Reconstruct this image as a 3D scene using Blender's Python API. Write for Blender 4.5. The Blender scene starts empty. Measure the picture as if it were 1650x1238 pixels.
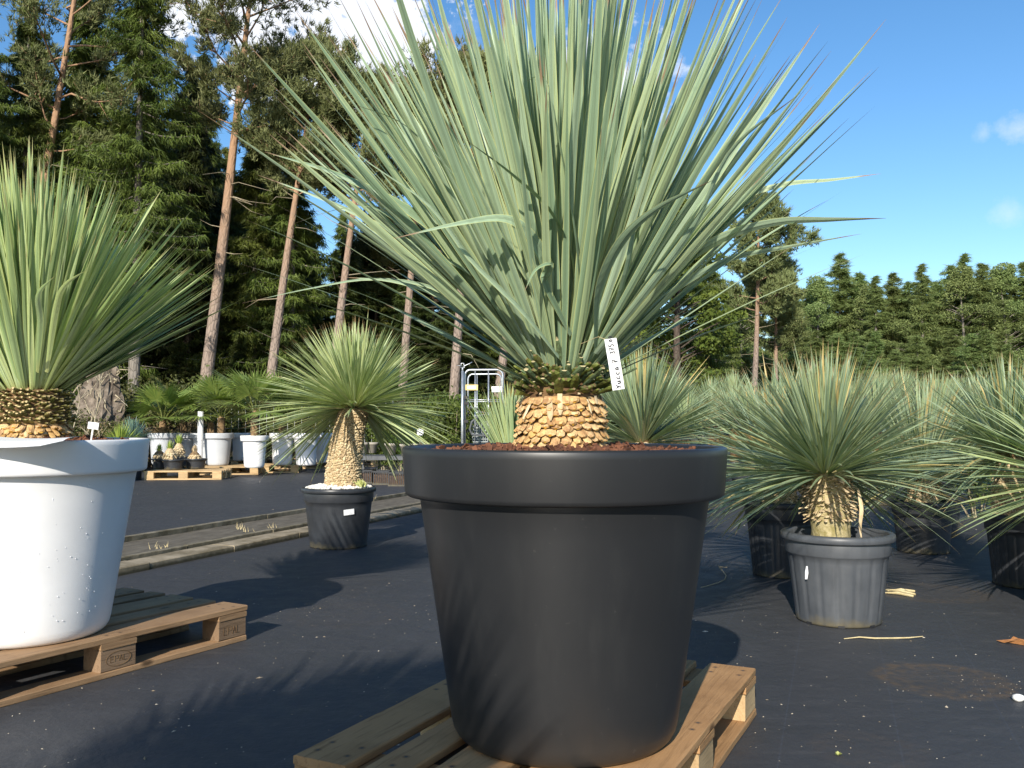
import bpy, math, random
import numpy as np
from mathutils import Vector, Matrix
C = bpy.context
S = C.scene
PI = math.pi
# ------------------------------------------------------------------ camera, world, sun, exposure
F = 1430.0                      # focal length in pixels of a 1650 px wide picture
HZ = 683.0                      # picture row of the horizon
CAMH = 0.90
PITCH = math.atan((HZ - 619.0) / F)
cam = bpy.data.cameras.new('camera')
cam.sensor_width = 36.0
cam.lens = 36.0 * F / 1650.0
cam.clip_start = 0.05
cam.clip_end = 3000.0
cam_o = bpy.data.objects.new('camera', cam)
S.collection.objects.link(cam_o)
cam_o.location = (0, 0, CAMH)
cam_o.rotation_euler = (PI / 2 + PITCH, 0, 0)
S.camera = cam_o

SUN_EL = math.radians(26.8)
SUN_AZ = math.atan2(-0.27, -1.0)          # direction towards the sun: (-0.27, -1)
sx, sy = -0.27 / math.hypot(.27, 1), -1.0 / math.hypot(.27, 1)
sun_dir = Vector((sx * math.cos(SUN_EL), sy * math.cos(SUN_EL), math.sin(SUN_EL)))
sl = bpy.data.lights.new('sun', 'SUN')
sl.energy = 5.0
sl.angle = math.radians(0.55)
sl.color = (1.0, 0.93, 0.82)
so = bpy.data.objects.new('sun', sl)
S.collection.objects.link(so)
so.location = (0, 0, 30)
so.rotation_euler = sun_dir.to_track_quat('Z', 'Y').to_euler()
S.view_settings.view_transform = 'Standard'
S.view_settings.look = 'None'
S.view_settings.exposure = 0.4
S.view_settings.gamma = 1.0
S.cycles.max_bounces = 6
S.cycles.diffuse_bounces = 3
S.cycles.glossy_bounces = 2
S.cycles.transmission_bounces = 4
S.cycles.transparent_max_bounces = 6
S.cycles.use_denoising = True


def NT(tree):
    n, l = tree.nodes, tree.links

    def node(t, **kw):
        x = n.new(t)
        for k, v in kw.items():
            if k == 'ins':
                for a, b in v.items():
                    if isinstance(b, bpy.types.NodeSocket):
                        l.new(b, x.inputs[a])
                    else:
                        x.inputs[a].default_value = b
            else:
                setattr(x, k, v)
        return x
    return node, l


world = bpy.data.worlds.new('World')
S.world = world
world.use_nodes = True
wt = world.node_tree
wt.nodes.clear()
N, L = NT(wt)
sky = N('ShaderNodeTexSky', sky_type='NISHITA', sun_disc=False, sun_elevation=SUN_EL, altitude=50.0,
        air_density=1.0, dust_density=0.35, ozone_density=2.2)
sky.sun_rotation = math.atan2(sx, sy)
hsv = N('ShaderNodeHueSaturation', ins={'Saturation': 1.24, 'Value': 1.0, 'Color': sky.outputs[0]})
geo = N('ShaderNodeTexCoord')


def M(op, a, b=None, c=None, clamp=False, node=None):
    node = node or N
    ins = {0: a}
    if b is not None:
        ins[1] = b
    if c is not None:
        ins[2] = c
    x = node('ShaderNodeMath', operation=op, ins=ins)
    x.use_clamp = clamp
    return x.outputs[0]


def direction(px, py):
    v = Vector((px - 825.0, F, 0)).normalized()
    # row measured from the horizon of a level camera
    x, y, z = (px - 825.0) / F, 1.0, (HZ - py) / F
    return Vector((x, y, z)).normalized()


cn = N('ShaderNodeTexNoise', ins={'Vector': geo.outputs['Generated'], 'Scale': 7.0, 'Detail': 9.0, 'Roughness': 0.62})
cn2 = N('ShaderNodeTexNoise', ins={'Vector': geo.outputs['Generated'], 'Scale': 26.0, 'Detail': 6.0, 'Roughness': 0.6})
cn3 = N('ShaderNodeTexNoise', ins={'Vector': geo.outputs['Generated'], 'Scale': 55.0, 'Detail': 8.0, 'Roughness': .65})
cloud = None
#        column, row, radius, amount, hardness
blobs = [(520, 30, .125, 1.0, 3.5), (440, 0, .12, 1.0, 3.5), (470, -90, .15, 1.0, 3.5), (590, 60, .085, 1.0, 3.0), (660, 110, .04, .8, 2.5), (560, -20, .10, 1.0, 3.0),
         (900, 118, .060, .85, 1.8), (960, 110, .075, .95, 1.8), (1030, 135, .060, .7, 1.5), (840, 135, .04, .4, 1.2),
         (1650, 200, .024, .40, .8), (1592, 210, .010, .25, .8), (1632, 340, .018, .28, .7), (740, 90, .05, .25, 1.0)]
for px, py, rad, amp, hard in blobs:
    d = direction(px, py)
    dist = N('ShaderNodeVectorMath', operation='DISTANCE', ins={0: geo.outputs['Generated'], 1: tuple(d)}).outputs['Value']
    e = M('SUBTRACT', 1.0, M('MULTIPLY', dist, 1.0 / rad))
    nz = M('MULTIPLY_ADD', cn2.outputs[0], 2.4, -1.3)
    nz2 = M('MULTIPLY_ADD', cn3.outputs[0], 1.9, -.98)
    e = M('ADD', e, nz)
    e = M('ADD', e, nz2)
    e = M('MULTIPLY', e, hard, clamp=True)
    e = M('MULTIPLY', e, amp)
    cloud = e if cloud is None else M('MAXIMUM', cloud, e)
ccol = N('ShaderNodeMix', data_type='RGBA', ins={0: cn2.outputs[0], 6: (4.6, 5.0, 5.8, 1), 7: (6.6, 6.7, 6.9, 1)})
cmix = N('ShaderNodeMix', data_type='RGBA', ins={0: cloud, 6: hsv.outputs[0], 7: ccol.outputs[2]})
bg = N('ShaderNodeBackground', ins={'Color': cmix.outputs[2], 'Strength': 0.14})
wo = N('ShaderNodeOutputWorld', ins={'Surface': bg.outputs[0]})

# ------------------------------------------------------------------ placing helpers (metres; camera stands at the origin)


def P(px, py, Y):
    """world point at depth Y whose picture position is px, py"""
    k = (619.0 - py) / F
    c, s = math.cos(PITCH), math.sin(PITCH)
    # ray: right (px-825)/F, up k, forward 1 -> rotate by pitch
    dx = (px - 825.0) / F
    dy = c - k * s
    dz = s + k * c
    t = Y / dy
    return Vector((dx * t, Y, CAMH + dz * t))


def G(px, py, z=0.0):
    k = (619.0 - py) / F
    c, s = math.cos(PITCH), math.sin(PITCH)
    dx = (px - 825.0) / F
    dy = c - k * s
    dz = s + k * c
    t = (z - CAMH) / dz
    return Vector((dx * t, dy * t, z))


# ------------------------------------------------------------------ mesh helpers
class MB:
    def __init__(s):
        s.v, s.f, s.uv, s.n = [], [], [], 0

    def add(s, v, f, uv=None):
        v = np.asarray(v, dtype=np.float64).reshape(-1, 3)
        f = np.asarray(f, dtype=np.int64)
        s.v.append(v)
        s.f.append(f + s.n)
        if uv is None:
            uv = np.zeros((f.shape[0] * f.shape[1], 2))
        s.uv.append(np.asarray(uv).reshape(-1, 2))
        s.n += len(v)
        return s

    def build(s, name, mat, parent=None, smooth=False, loc=None):
        me = bpy.data.meshes.new(name)
        v = np.concatenate(s.v) if s.v else np.zeros((0, 3))
        me.vertices.add(len(v))
        me.vertices.foreach_set('co', v.astype(np.float32).ravel())
        li = np.concatenate([f.ravel() for f in s.f])
        lt = np.concatenate([np.full(len(f), f.shape[1]) for f in s.f])
        ls = np.concatenate([[0], np.cumsum(lt)[:-1]])
        me.loops.add(len(li))
        me.loops.foreach_set('vertex_index', li.astype(np.int32))
        me.polygons.add(len(lt))
        me.polygons.foreach_set('loop_start', ls.astype(np.int32))
        me.polygons.foreach_set('loop_total', lt.astype(np.int32))
        me.update(calc_edges=True)
        if any(u.any() for u in s.uv):
            ul = me.uv_layers.new(name='UVMap')
            ul.data.foreach_set('uv', np.concatenate(s.uv).astype(np.float32).ravel())
        me.polygons.foreach_set('use_smooth', np.full(len(lt), bool(smooth or name in ('trunk', 'handwriting', 'stem'))))
        me.validate()
        if mat is not None:
            me.materials.append(mat)
        o = bpy.data.objects.new(name, me)
        S.collection.objects.link(o)
        if parent is not None:
            o.parent = parent
        if loc is not None:
            o.location = loc
        return o


def tag(o, label=None, cat=None, group=None, kind=None):
    if label:
        o['label'] = label
    if cat:
        o['category'] = cat
    if group:
        o['group'] = group
    if kind:
        o['kind'] = kind
    return o


def thing(name, label, cat, loc=(0, 0, 0), rot=0.0, group=None):
    o = bpy.data.objects.new(name, None)
    S.collection.objects.link(o)
    o.empty_display_size = .1
    o.location = loc
    o.rotation_euler = rot if isinstance(rot, (tuple, list)) else (0, 0, rot)
    return tag(o, label, cat, group)


def copy_tree(o, parent=None):
    c = o.copy()
    S.collection.objects.link(c)
    if parent is not None:
        c.parent = parent
    for ch in list(o.children):
        copy_tree(ch, c)
    return c


def dup(o, label, loc, rot=0.0, scale=1.0, group=None):
    c = copy_tree(o)
    c.location = loc
    c.rotation_euler = rot if isinstance(rot, (tuple, list)) else (0, 0, rot)
    c.scale = (scale,) * 3 if not isinstance(scale, (tuple, list)) else scale
    c['label'] = label
    if group:
        c['group'] = group
    return c


def lathe(mb, prof, n=96, fn=None, cap_top=False, cap_bot=False):
    prof = np.asarray(prof, float)
    th = np.linspace(0, 2 * PI, n, endpoint=False)
    r, z = prof[:, 0][:, None], prof[:, 1][:, None]
    R = r * np.ones((1, n))
    Z = z * np.ones((1, n))
    if fn is not None:
        R, Z = fn(R, Z, th[None, :])
    v = np.stack([R * np.cos(th), R * np.sin(th), Z], -1).reshape(-1, 3)
    m = len(prof)
    i = np.arange(m - 1)[:, None]
    j = np.arange(n)[None, :]
    a = i * n + j
    b = i * n + (j + 1) % n
    f = np.stack([a, b, b + n, a + n], -1).reshape(-1, 4)
    mb.add(v, f)
    return mb


def box(mb, x0, x1, y0, y1, z0, z1, mat=None):
    v = np.array([[x, y, z] for z in (z0, z1) for y in (y0, y1) for x in (x0, x1)], float)
    if mat is not None:
        v = v @ np.array(mat.to_3x3()).T + np.array(mat.translation)
    f = [[0, 2, 3, 1], [4, 5, 7, 6], [0, 1, 5, 4], [2, 6, 7, 3], [0, 4, 6, 2], [1, 3, 7, 5]]
    return mb.add(v, f)


def bevel_box(mb, x0, x1, y0, y1, z0, z1, b=.004, seed=0, jit=0.0, nx=1):
    """box with chamfered long edges and a slightly uneven length"""
    r = random.Random(seed)
    xs = np.linspace(x0, x1, nx + 1)
    ring = [(y0 + b, z0), (y1 - b, z0), (y1, z0 + b), (y1, z1 - b), (y1 - b, z1), (y0 + b, z1), (y0, z1 - b), (y0, z0 + b)]
    v = []
    for i, x in enumerate(xs):
        for (y, z) in ring:
            v.append((x, y + r.uniform(-jit, jit), z + r.uniform(-jit, jit) * .5))
    k = len(ring)
    f = [[i * k + j, i * k + (j + 1) % k, (i + 1) * k + (j + 1) % k, (i + 1) * k + j] for i in range(nx) for j in range(k)]
    mb.add(v, f)
    base = mb.n - len(v)
    e0 = [base + j for j in range(k)][::-1]
    e1 = [base + nx * k + j for j in range(k)]
    mb.f.append(np.array([e0, e1]))
    mb.uv.append(np.zeros((16, 2)))
    return mb


def tube(mb, pts, r, n=8, closed=False):
    pts = [Vector(p) for p in pts]
    m = len(pts)
    rr = r if isinstance(r, (list, tuple, np.ndarray)) else [r] * m
    v = []
    up = Vector((0, 0, 1))
    prev = None
    for i, p in enumerate(pts):
        t = (pts[min(i + 1, m - 1)] - pts[max(i - 1, 0)]).normalized()
        if prev is None:
            a = t.cross(up)
            if a.length < .05:
                a = t.cross(Vector((1, 0, 0)))
            a.normalize()
        else:
            a = (prev - t * prev.dot(t)).normalized()
        prev = a
        b = t.cross(a)
        for j in range(n):
            th = 2 * PI * j / n
            v.append(p + (a * math.cos(th) + b * math.sin(th)) * rr[i])
    f = [[i * n + j, i * n + (j + 1) % n, (i + 1) * n + (j + 1) % n, (i + 1) * n + j] for i in range(m - 1) for j in range(n)]
    base = mb.n
    mb.add([tuple(x) for x in v], f)
    mb.f.append(np.array([[base + j for j in range(n)][::-1], [base + (m - 1) * n + j for j in range(n)]]))
    mb.uv.append(np.zeros((2 * n, 2)))
    return mb


def nrm(a):
    return a / np.maximum(np.linalg.norm(a, axis=-1, keepdims=True), 1e-9)


def leaves(mb, base, th0, az, Ln, W, bend, roll, side, m=12, fold=.22, peak=.38, bw=.5, power=1.6):
    """n tapering strap leaves: three points across, folded along the middle"""
    n = len(th0)
    s = np.linspace(0, 1, m + 1)
    dl = Ln / m
    p = base.copy()
    rows = []
    for i in range(m + 1):
        th = th0 + bend * s[i] ** power
        a = az + side * s[i]
        T = np.stack([np.sin(th) * np.cos(a), np.sin(th) * np.sin(a), np.cos(th)], -1)
        Wd = np.stack([-np.sin(a), np.cos(a), np.zeros(n)], -1)
        Nn = np.cross(T, Wd)
        rl = roll * (0.4 + .6 * s[i])
        Wr = Wd * np.cos(rl)[:, None] + Nn * np.sin(rl)[:, None]
        Nr = np.cross(T, Wr)
        t = s[i]
        if t < peak:
            w = bw + (1 - bw) * math.sin(t / peak * PI / 2)
        else:
            q = (t - peak) / (1 - peak)
            w = max((1 - q ** 1.55), .015)
        w = W * w * .5
        fd = fold * (1 - .5 * t)
        rows.append(np.stack([p - Wr * w[:, None], p - Nr * (fd * w)[:, None], p + Wr * w[:, None]], 1))
        if i < m:
            th2 = th0 + bend * ((s[i] + s[i + 1]) / 2) ** power
            T2 = np.stack([np.sin(th2) * np.cos(a), np.sin(th2) * np.sin(a), np.cos(th2)], -1)
            p = p + T2 * dl[:, None]
    V = np.stack(rows, 1)          # n, m+1, 3, 3
    k = (m + 1) * 3
    i = np.arange(m)[:, None]
    j = np.arange(2)[None, :]
    a0 = (i * 3 + j)
    f1 = np.stack([a0, a0 + 1, a0 + 4, a0 + 3], -1).reshape(-1, 4)
    f = (np.arange(n)[:, None, None] * k + f1[None]).reshape(-1, 4)
    u = np.stack([j + 0 * i, j + 1 + 0 * i, j + 1 + 0 * i, j + 0 * i], -1) / 2.0
    vv = np.stack([s[i] + 0 * j, s[i] + 0 * j, s[i + 1] + 0 * j, s[i + 1] + 0 * j], -1)
    uv1 = np.stack([u, vv], -1).reshape(-1, 2)
    uv = np.tile(uv1[None], (n, 1, 1)).reshape(-1, 2)
    mb.add(V.reshape(-1, 3), f, uv)
    return mb


def strap(mb, pts, w, m=22, twist=(0, 0), fold=.2, peak=.35, facing=(0, -1, .3)):
    """one leaf along a smooth curve through control points"""
    pts = np.array([tuple(p) for p in pts], float)
    k = len(pts)
    t = np.linspace(0, k - 1, m + 1)
    ext = np.vstack([2 * pts[0] - pts[1], pts, 2 * pts[-1] - pts[-2]])
    out = []
    for x in t:
        i = min(int(x), k - 2)
        u = x - i
        p0, p1, p2, p3 = ext[i], ext[i + 1], ext[i + 2], ext[i + 3]
        out.append(.5 * ((2 * p1) + (-p0 + p2) * u + (2 * p0 - 5 * p1 + 4 * p2 - p3) * u * u + (-p0 + 3 * p1 - 3 * p2 + p3) * u ** 3))
    c = np.array(out)
    T = nrm(np.gradient(c, axis=0))
    fc = np.array(facing, float)
    Wd = nrm(np.cross(T, fc[None, :]))
    Nn = np.cross(T, Wd)
    s = np.linspace(0, 1, m + 1)
    tw = (twist[0] + (twist[1] - twist[0]) * s)[:, None]
    Wr = Wd * np.cos(tw) + Nn * np.sin(tw)
    Nr = np.cross(T, Wr)
    ww = np.where(s < peak, .5 + .5 * np.sin(s / peak * PI / 2), np.maximum(1 - np.clip((s - peak) / (1 - peak), 0, 1) ** 1.5, .02))[:, None] * w / 2
    V = np.stack([c - Wr * ww, c - Nr * ww * fold, c + Wr * ww], 1).reshape(-1, 3)
    f, uv = [], []
    for i in range(m):
        for j in range(2):
            f.append([i * 3 + j, i * 3 + j + 1, i * 3 + j + 4, i * 3 + j + 3])
            uv += [(j / 2, s[i]), ((j + 1) / 2, s[i]), ((j + 1) / 2, s[i + 1]), (j / 2, s[i + 1])]
    return mb.add(V, f, uv)


def scales(mb, rfun, z0, z1, rows, per, size, tilt, rng, up=False, thick=.3, jit=.25, cx=lambda z: (0, 0), aspect=1.25, tipw=.40, loose=1.0):
    """cut leaf bases overlapping on a trunk: flat wedges, thickest at the blunt cut end"""
    for i in range(rows):
        z = z0 + (z1 - z0) * (i + .5) / rows
        for j in range(per):
            th = 2 * PI * (j + .5 * (i % 2)) / per + rng.normal(0, .10 * loose) * 2 * PI / per
            zz = z + rng.normal(0, .16 * loose) * (z1 - z0) / rows
            r = rfun(zz)
            ox, oy = cx(zz)
            er = np.array([math.cos(th), math.sin(th), 0])
            et = np.array([-math.sin(th), math.cos(th), 0])
            ez = np.array([0, 0, 1.0])
            tl = (tilt(zz) if callable(tilt) else tilt) + rng.normal(0, .12 * loose)
            d = math.cos(tl) * (ez if up else -ez) + math.sin(tl) * er
            nn = np.cross(et, d)
            if nn @ er < 0:
                nn = -nn
            d = nrm(d + et * rng.normal(0, .14 * loose))
            w = size * (1 + rng.normal(0, jit * .4))
            l = size * aspect * (1 + rng.normal(0, jit * .7))
            h = w * thick * rng.uniform(.7, 1.3)
            o = np.array([ox, oy, zz]) + er * (r - .002)
            tw = tipw * rng.uniform(.6, 1.1)
            prof = [(0.0, .50, .15), (.45, .54, .55), (.8, .50, .95), (1.0, tw, 1.0)]
            v = []
            for (q, ww, hh) in prof:
                sl_ = rng.normal(0, .07)
                c = o + d * l * (q + (sl_ if q == 1 else 0))
                v += [c - et * w * ww, c + nn * h * hh * .85 - et * w * ww * .45, c + nn * h * hh + et * w * ww * .40, c + et * w * ww * (1 + sl_)]
            for (q, ww, hh) in prof:
                v.append(o + d * l * q - nn * h * .35 * hh)
            f, uv = [], []
            for a_ in range(3):
                q0, q1 = prof[a_][0], prof[a_ + 1][0]
                for b_ in range(3):
                    f.append([a_ * 4 + b_, a_ * 4 + b_ + 1, a_ * 4 + b_ + 5, a_ * 4 + b_ + 4])
                    uv += [(b_ / 3, q0 * .9), ((b_ + 1) / 3, q0 * .9), ((b_ + 1) / 3, q1 * .9), (b_ / 3, q1 * .9)]
                f.append([a_ * 4 + 3, 16 + a_, 17 + a_, a_ * 4 + 7])
                f.append([16 + a_, a_ * 4, a_ * 4 + 4, 17 + a_])
                uv += [(.5, q0 * .8)] * 4 + [(.5, q0 * .8)] * 4
            f.append([12, 13, 14, 15])
            uv += [(.5, 1.0)] * 4
            mb.add(v, f, uv)
            mb.add([v[12], v[15], v[19]], [[0, 1, 2]], [(.5, 1.0)] * 3)
    return mb


# ------------------------------------------------------------------ materials
def mat(name):
    m = bpy.data.materials.new(name)
    m.use_nodes = True
    m.node_tree.nodes.clear()
    node, l = NT(m.node_tree)
    out = node('ShaderNodeOutputMaterial')
    return m, node, l, out


def mixc(node, fac, a, b, blend='MIX'):
    x = node('ShaderNodeMix', data_type='RGBA', blend_type=blend, ins={0: fac, 6: a, 7: b})
    return x.outputs[2]


def c4(c):
    return (c[0], c[1], c[2], 1.0)


def leaf_mat(name, cA, cB, margin, tip=(.30, .20, .09), base=(.42, .42, .16), trans=.13, rough=.42, stripe=.35, spec=.5, tipfrac=.955, mw=.055, dry=0.0):
    m, n, l, out = mat(name)
    gi = n('ShaderNodeNewGeometry')
    uv = n('ShaderNodeUVMap')
    sep = n('ShaderNodeSeparateXYZ', ins={0: uv.outputs[0]})
    rnd = gi.outputs['Random Per Island']
    col = mixc(n, rnd, c4(cA), c4(cB))
    # long fine stripes
    comb = n('ShaderNodeCombineXYZ', ins={0: M('MULTIPLY', sep.outputs[0], 9.0, node=n), 1: M('MULTIPLY', sep.outputs[1], .8, node=n), 2: M('MULTIPLY', rnd, 91.0, node=n)})
    nz = n('ShaderNodeTexNoise', ins={'Vector': comb.outputs[0], 'Scale': 1.6, 'Detail': 3.0})
    st = n('ShaderNodeMapRange', ins={0: nz.outputs[0], 1: .35, 2: .7, 3: 1 - stripe * .75, 4: 1 + stripe * .45})
    r3 = M('FRACT', M('MULTIPLY', rnd, 71.3, node=n), node=n)
    col = mixc(n, M('MULTIPLY', M('GREATER_THAN', r3, .72, node=n), .55, node=n), col, c4([cB[0] * 1.05, cB[1] * .98, cB[2] * .75]))
    col = n('ShaderNodeVectorMath', operation='SCALE', ins={0: col, 'Scale': st.outputs[0]}).outputs[0]
    # blotches
    tc = n('ShaderNodeTexCoord')
    bz = n('ShaderNodeTexNoise', ins={'Vector': tc.outputs['Object'], 'Scale': 26.0, 'Detail': 4.0})
    bm = n('ShaderNodeMapRange', ins={0: bz.outputs[0], 1: .60, 2: .76, 3: 0.0, 4: .30})
    col = mixc(n, bm.outputs[0], col, c4([x * .55 for x in cA]))
    cs_ = n('ShaderNodeMapRange', ins={0: M('ABSOLUTE', M('SUBTRACT', sep.outputs[0], .5, node=n), node=n), 1: 0.0, 2: .30, 3: .80, 4: 1.06})  # darker middle: shade of the folded channel put into the leaf colour
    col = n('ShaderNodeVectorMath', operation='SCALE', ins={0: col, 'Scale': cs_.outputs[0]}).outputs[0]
    # margins
    e = M('ABSOLUTE', M('SUBTRACT', sep.outputs[0], .5, node=n), node=n)
    e = M('GREATER_THAN', e, .5 - mw, node=n)
    col = mixc(n, M('MULTIPLY', e, .85, node=n), col, c4(margin))
    # base and tip
    b = n('ShaderNodeMapRange', ins={0: sep.outputs[1], 1: .0, 2: .10, 3: .75, 4: 0.0})
    col = mixc(n, b.outputs[0], col, c4(base))
    tv = M('MULTIPLY_ADD', rnd, -.05, tipfrac, node=n)
    t = n('ShaderNodeMapRange', ins={0: M('SUBTRACT', sep.outputs[1], tv, node=n), 1: -.015, 2: .012, 3: 0.0, 4: 1.0})
    col = mixc(n, t.outputs[0], col, c4(tip))
    if dry > 0:
        r2 = M('FRACT', M('MULTIPLY', rnd, 37.7, node=n), node=n)
        isdry = M('LESS_THAN', r2, dry, node=n)
        dt = n('ShaderNodeMapRange', ins={0: sep.outputs[1], 1: .35, 2: .75, 3: 0.0, 4: .95})
        col = mixc(n, M('MULTIPLY', isdry, dt.outputs[0], node=n), col, c4((.58, .44, .17)))
    bump = n('ShaderNodeBump', ins={'Strength': .35, 'Distance': .002, 'Height': nz.outputs[0]})
    pb = n('ShaderNodeBsdfPrincipled', ins={'Base Color': col, 'Roughness': rough, 'Specular IOR Level': spec, 'Normal': bump.outputs[0]})
    tcol = n('ShaderNodeVectorMath', operation='MULTIPLY', ins={0: col, 1: (1.0, 1.15, .45)}).outputs[0]
    tr = n('ShaderNodeBsdfTranslucent', ins={'Color': tcol})
    mx = n('ShaderNodeMixShader', ins={0: trans, 1: pb.outputs[0], 2: tr.outputs[0]})
    l.new(mx.outputs[0], out.inputs[0])
    return m


def foliage_mat(name, cA, cB, scale=.8, trans=.15, rough=.6):
    m, n, l, out = mat(name)
    gi = n('ShaderNodeNewGeometry')
    tc = n('ShaderNodeTexCoord')
    oi = n('ShaderNodeObjectInfo')
    nz = n('ShaderNodeTexNoise', ins={'Vector': tc.outputs['Object'], 'Scale': scale, 'Detail': 3.0})
    f = M('MULTIPLY_ADD', gi.outputs['Random Per Island'], .55, M('MULTIPLY_ADD', nz.outputs[0], 1.4, -.5, node=n), node=n, clamp=True)
    col = mixc(n, f, c4(cA), c4(cB))
    hs = n('ShaderNodeHueSaturation', ins={'Hue': M('MULTIPLY_ADD', oi.outputs['Random'], .03, .485, node=n), 'Value': M('MULTIPLY_ADD', oi.outputs['Random'], .35, .85, node=n), 'Color': col})
    pb = n('ShaderNodeBsdfPrincipled', ins={'Base Color': hs.outputs[0], 'Roughness': rough, 'Specular IOR Level': .3})
    tr = n('ShaderNodeBsdfTranslucent', ins={'Color': hs.outputs[0]})
    mx = n('ShaderNodeMixShader', ins={0: trans, 1: pb.outputs[0], 2: tr.outputs[0]})
    l.new(mx.outputs[0], out.inputs[0])
    return m


def noise_mat(name, cA, cB, scale=8.0, rough=.7, stretch=(1, 1, 1), bump=.3, bdist=.01, spec=.4, lo=.35, hi=.65, detail=6.0, extra=None, island=0.0, metallic=0.0):
    m, n, l, out = mat(name)
    tc = n('ShaderNodeTexCoord')
    mp = n('ShaderNodeMapping', ins={'Vector': tc.outputs['Object'], 'Scale': stretch})
    nz = n('ShaderNodeTexNoise', ins={'Vector': mp.outputs[0], 'Scale': scale, 'Detail': detail, 'Roughness': .6})
    mr = n('ShaderNodeMapRange', ins={0: nz.outputs[0], 1: lo, 2: hi, 3: 0.0, 4: 1.0})
    f = mr.outputs[0]
    if island:
        gi = n('ShaderNodeNewGeometry')
        f = M('ADD', M('MULTIPLY', f, 1 - island, node=n), M('MULTIPLY', gi.outputs['Random Per Island'], island, node=n), node=n)
    col = mixc(n, f, c4(cA), c4(cB))
    if extra is not None:
        col = extra(n, l, col, tc, nz)
    bm = n('ShaderNodeBump', ins={'Strength': bump, 'Distance': bdist, 'Height': nz.outputs[0]})
    pb = n('ShaderNodeBsdfPrincipled', ins={'Base Color': col, 'Roughness': rough, 'Specular IOR Level': spec, 'Metallic': metallic, 'Normal': bm.outputs[0]})
    l.new(pb.outputs[0], out.inputs[0])
    return m


# main plant leaves
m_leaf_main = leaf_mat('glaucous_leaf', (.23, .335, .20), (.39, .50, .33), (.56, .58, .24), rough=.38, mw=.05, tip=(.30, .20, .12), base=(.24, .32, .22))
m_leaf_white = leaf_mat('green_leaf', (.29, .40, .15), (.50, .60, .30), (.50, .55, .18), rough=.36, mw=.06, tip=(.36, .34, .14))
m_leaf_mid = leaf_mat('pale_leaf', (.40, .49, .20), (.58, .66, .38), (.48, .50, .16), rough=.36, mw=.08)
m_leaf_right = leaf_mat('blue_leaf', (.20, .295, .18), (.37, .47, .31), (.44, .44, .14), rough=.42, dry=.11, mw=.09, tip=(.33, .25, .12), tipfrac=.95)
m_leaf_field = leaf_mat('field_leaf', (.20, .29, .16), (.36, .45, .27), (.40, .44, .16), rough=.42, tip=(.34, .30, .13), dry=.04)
m_leaf_pale = leaf_mat('light_green_leaf', (.34, .46, .22), (.44, .54, .29), (.50, .50, .18), tip=(.45, .36, .12))
m_palm = leaf_mat('palm_leaf', (.15, .23, .045), (.26, .34, .09), (.22, .30, .08), tip=(.34, .34, .14), rough=.4)
m_agave = leaf_mat('blue_agave_leaf', (.13, .24, .22), (.2, .32, .28), (.2, .3, .2))
m_grassy = leaf_mat('grassy_leaf', (.24, .34, .05), (.36, .45, .10), (.4, .5, .1))

def stub_mat(name, cA, cB, dark, cut, rough=.75):
    m, n, l, out = mat(name)
    gi = n('ShaderNodeNewGeometry')
    tc = n('ShaderNodeTexCoord')
    uv = n('ShaderNodeSeparateXYZ', ins={0: n('ShaderNodeUVMap').outputs[0]})
    rnd = gi.outputs['Random Per Island']
    nz = n('ShaderNodeTexNoise', ins={'Vector': tc.outputs['Object'], 'Scale': 95.0, 'Detail': 5.0, 'Roughness': .65})
    n2 = n('ShaderNodeTexNoise', ins={'Vector': n('ShaderNodeMapping', ins={'Vector': tc.outputs['Object'], 'Scale': (1, 1, .25)}).outputs[0], 'Scale': 240.0, 'Detail': 3.0})
    col = mixc(n, rnd, c4(cA), c4(cB))
    k = n('ShaderNodeMapRange', ins={0: M('ADD', nz.outputs[0], M('MULTIPLY', M('FRACT', M('MULTIPLY', rnd, 13.3, node=n), node=n), .22, node=n), node=n), 1: .52, 2: .78, 3: 0.0, 4: .85})
    col = mixc(n, k.outputs[0], col, c4(dark))
    k2 = n('ShaderNodeMapRange', ins={0: n2.outputs[0], 1: .5, 2: .7, 3: 0.0, 4: .45})
    col = mixc(n, k2.outputs[0], col, c4(dark))
    e = n('ShaderNodeMapRange', ins={0: uv.outputs[1], 1: .93, 2: .96, 3: 0.0, 4: .85})
    col = mixc(n, e.outputs[0], col, c4(cut))
    bm = n('ShaderNodeBump', ins={'Strength': .6, 'Distance': .003, 'Height': n2.outputs[0]})
    pb = n('ShaderNodeBsdfPrincipled', ins={'Base Color': col, 'Roughness': rough, 'Specular IOR Level': .3, 'Normal': bm.outputs[0]})
    l.new(pb.outputs[0], out.inputs[0])
    return m


m_stub = stub_mat('cut_leaf_base', (.60, .37, .13), (.72, .52, .27), (.28, .14, .06), (.74, .42, .06))
m_cutleaf = stub_mat('cut_leaf_stub', (.10, .17, .09), (.20, .27, .13), (.06, .07, .02), (.48, .40, .22))
m_stub_green = stub_mat('green_leaf_base', (.09, .12, .022), (.19, .22, .045), (.04, .03, .012), (.16, .10, .05), rough=.6)
m_stub_olive = stub_mat('olive_leaf_base', (.20, .21, .05), (.42, .36, .14), (.08, .06, .02), (.55, .40, .2), rough=.6)
m_stub_straw = stub_mat('straw_leaf_base', (.55, .43, .24), (.70, .59, .38), (.30, .19, .10), (.62, .48, .26))
m_fibre = noise_mat('dry_fibre', (.38, .27, .14), (.66, .53, .33), scale=30, rough=.85, island=.5)
m_core = noise_mat('trunk_core', (.09, .045, .018), (.20, .12, .05), scale=30, rough=.9)
m_core_mossy = noise_mat('mossy_trunk', (.24, .20, .07), (.50, .42, .24), scale=34, rough=.9, bump=.9, bdist=.01)
m_palmtrunk = noise_mat('palm_trunk', (.10, .06, .03), (.30, .2, .1), scale=40, rough=.9)

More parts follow.
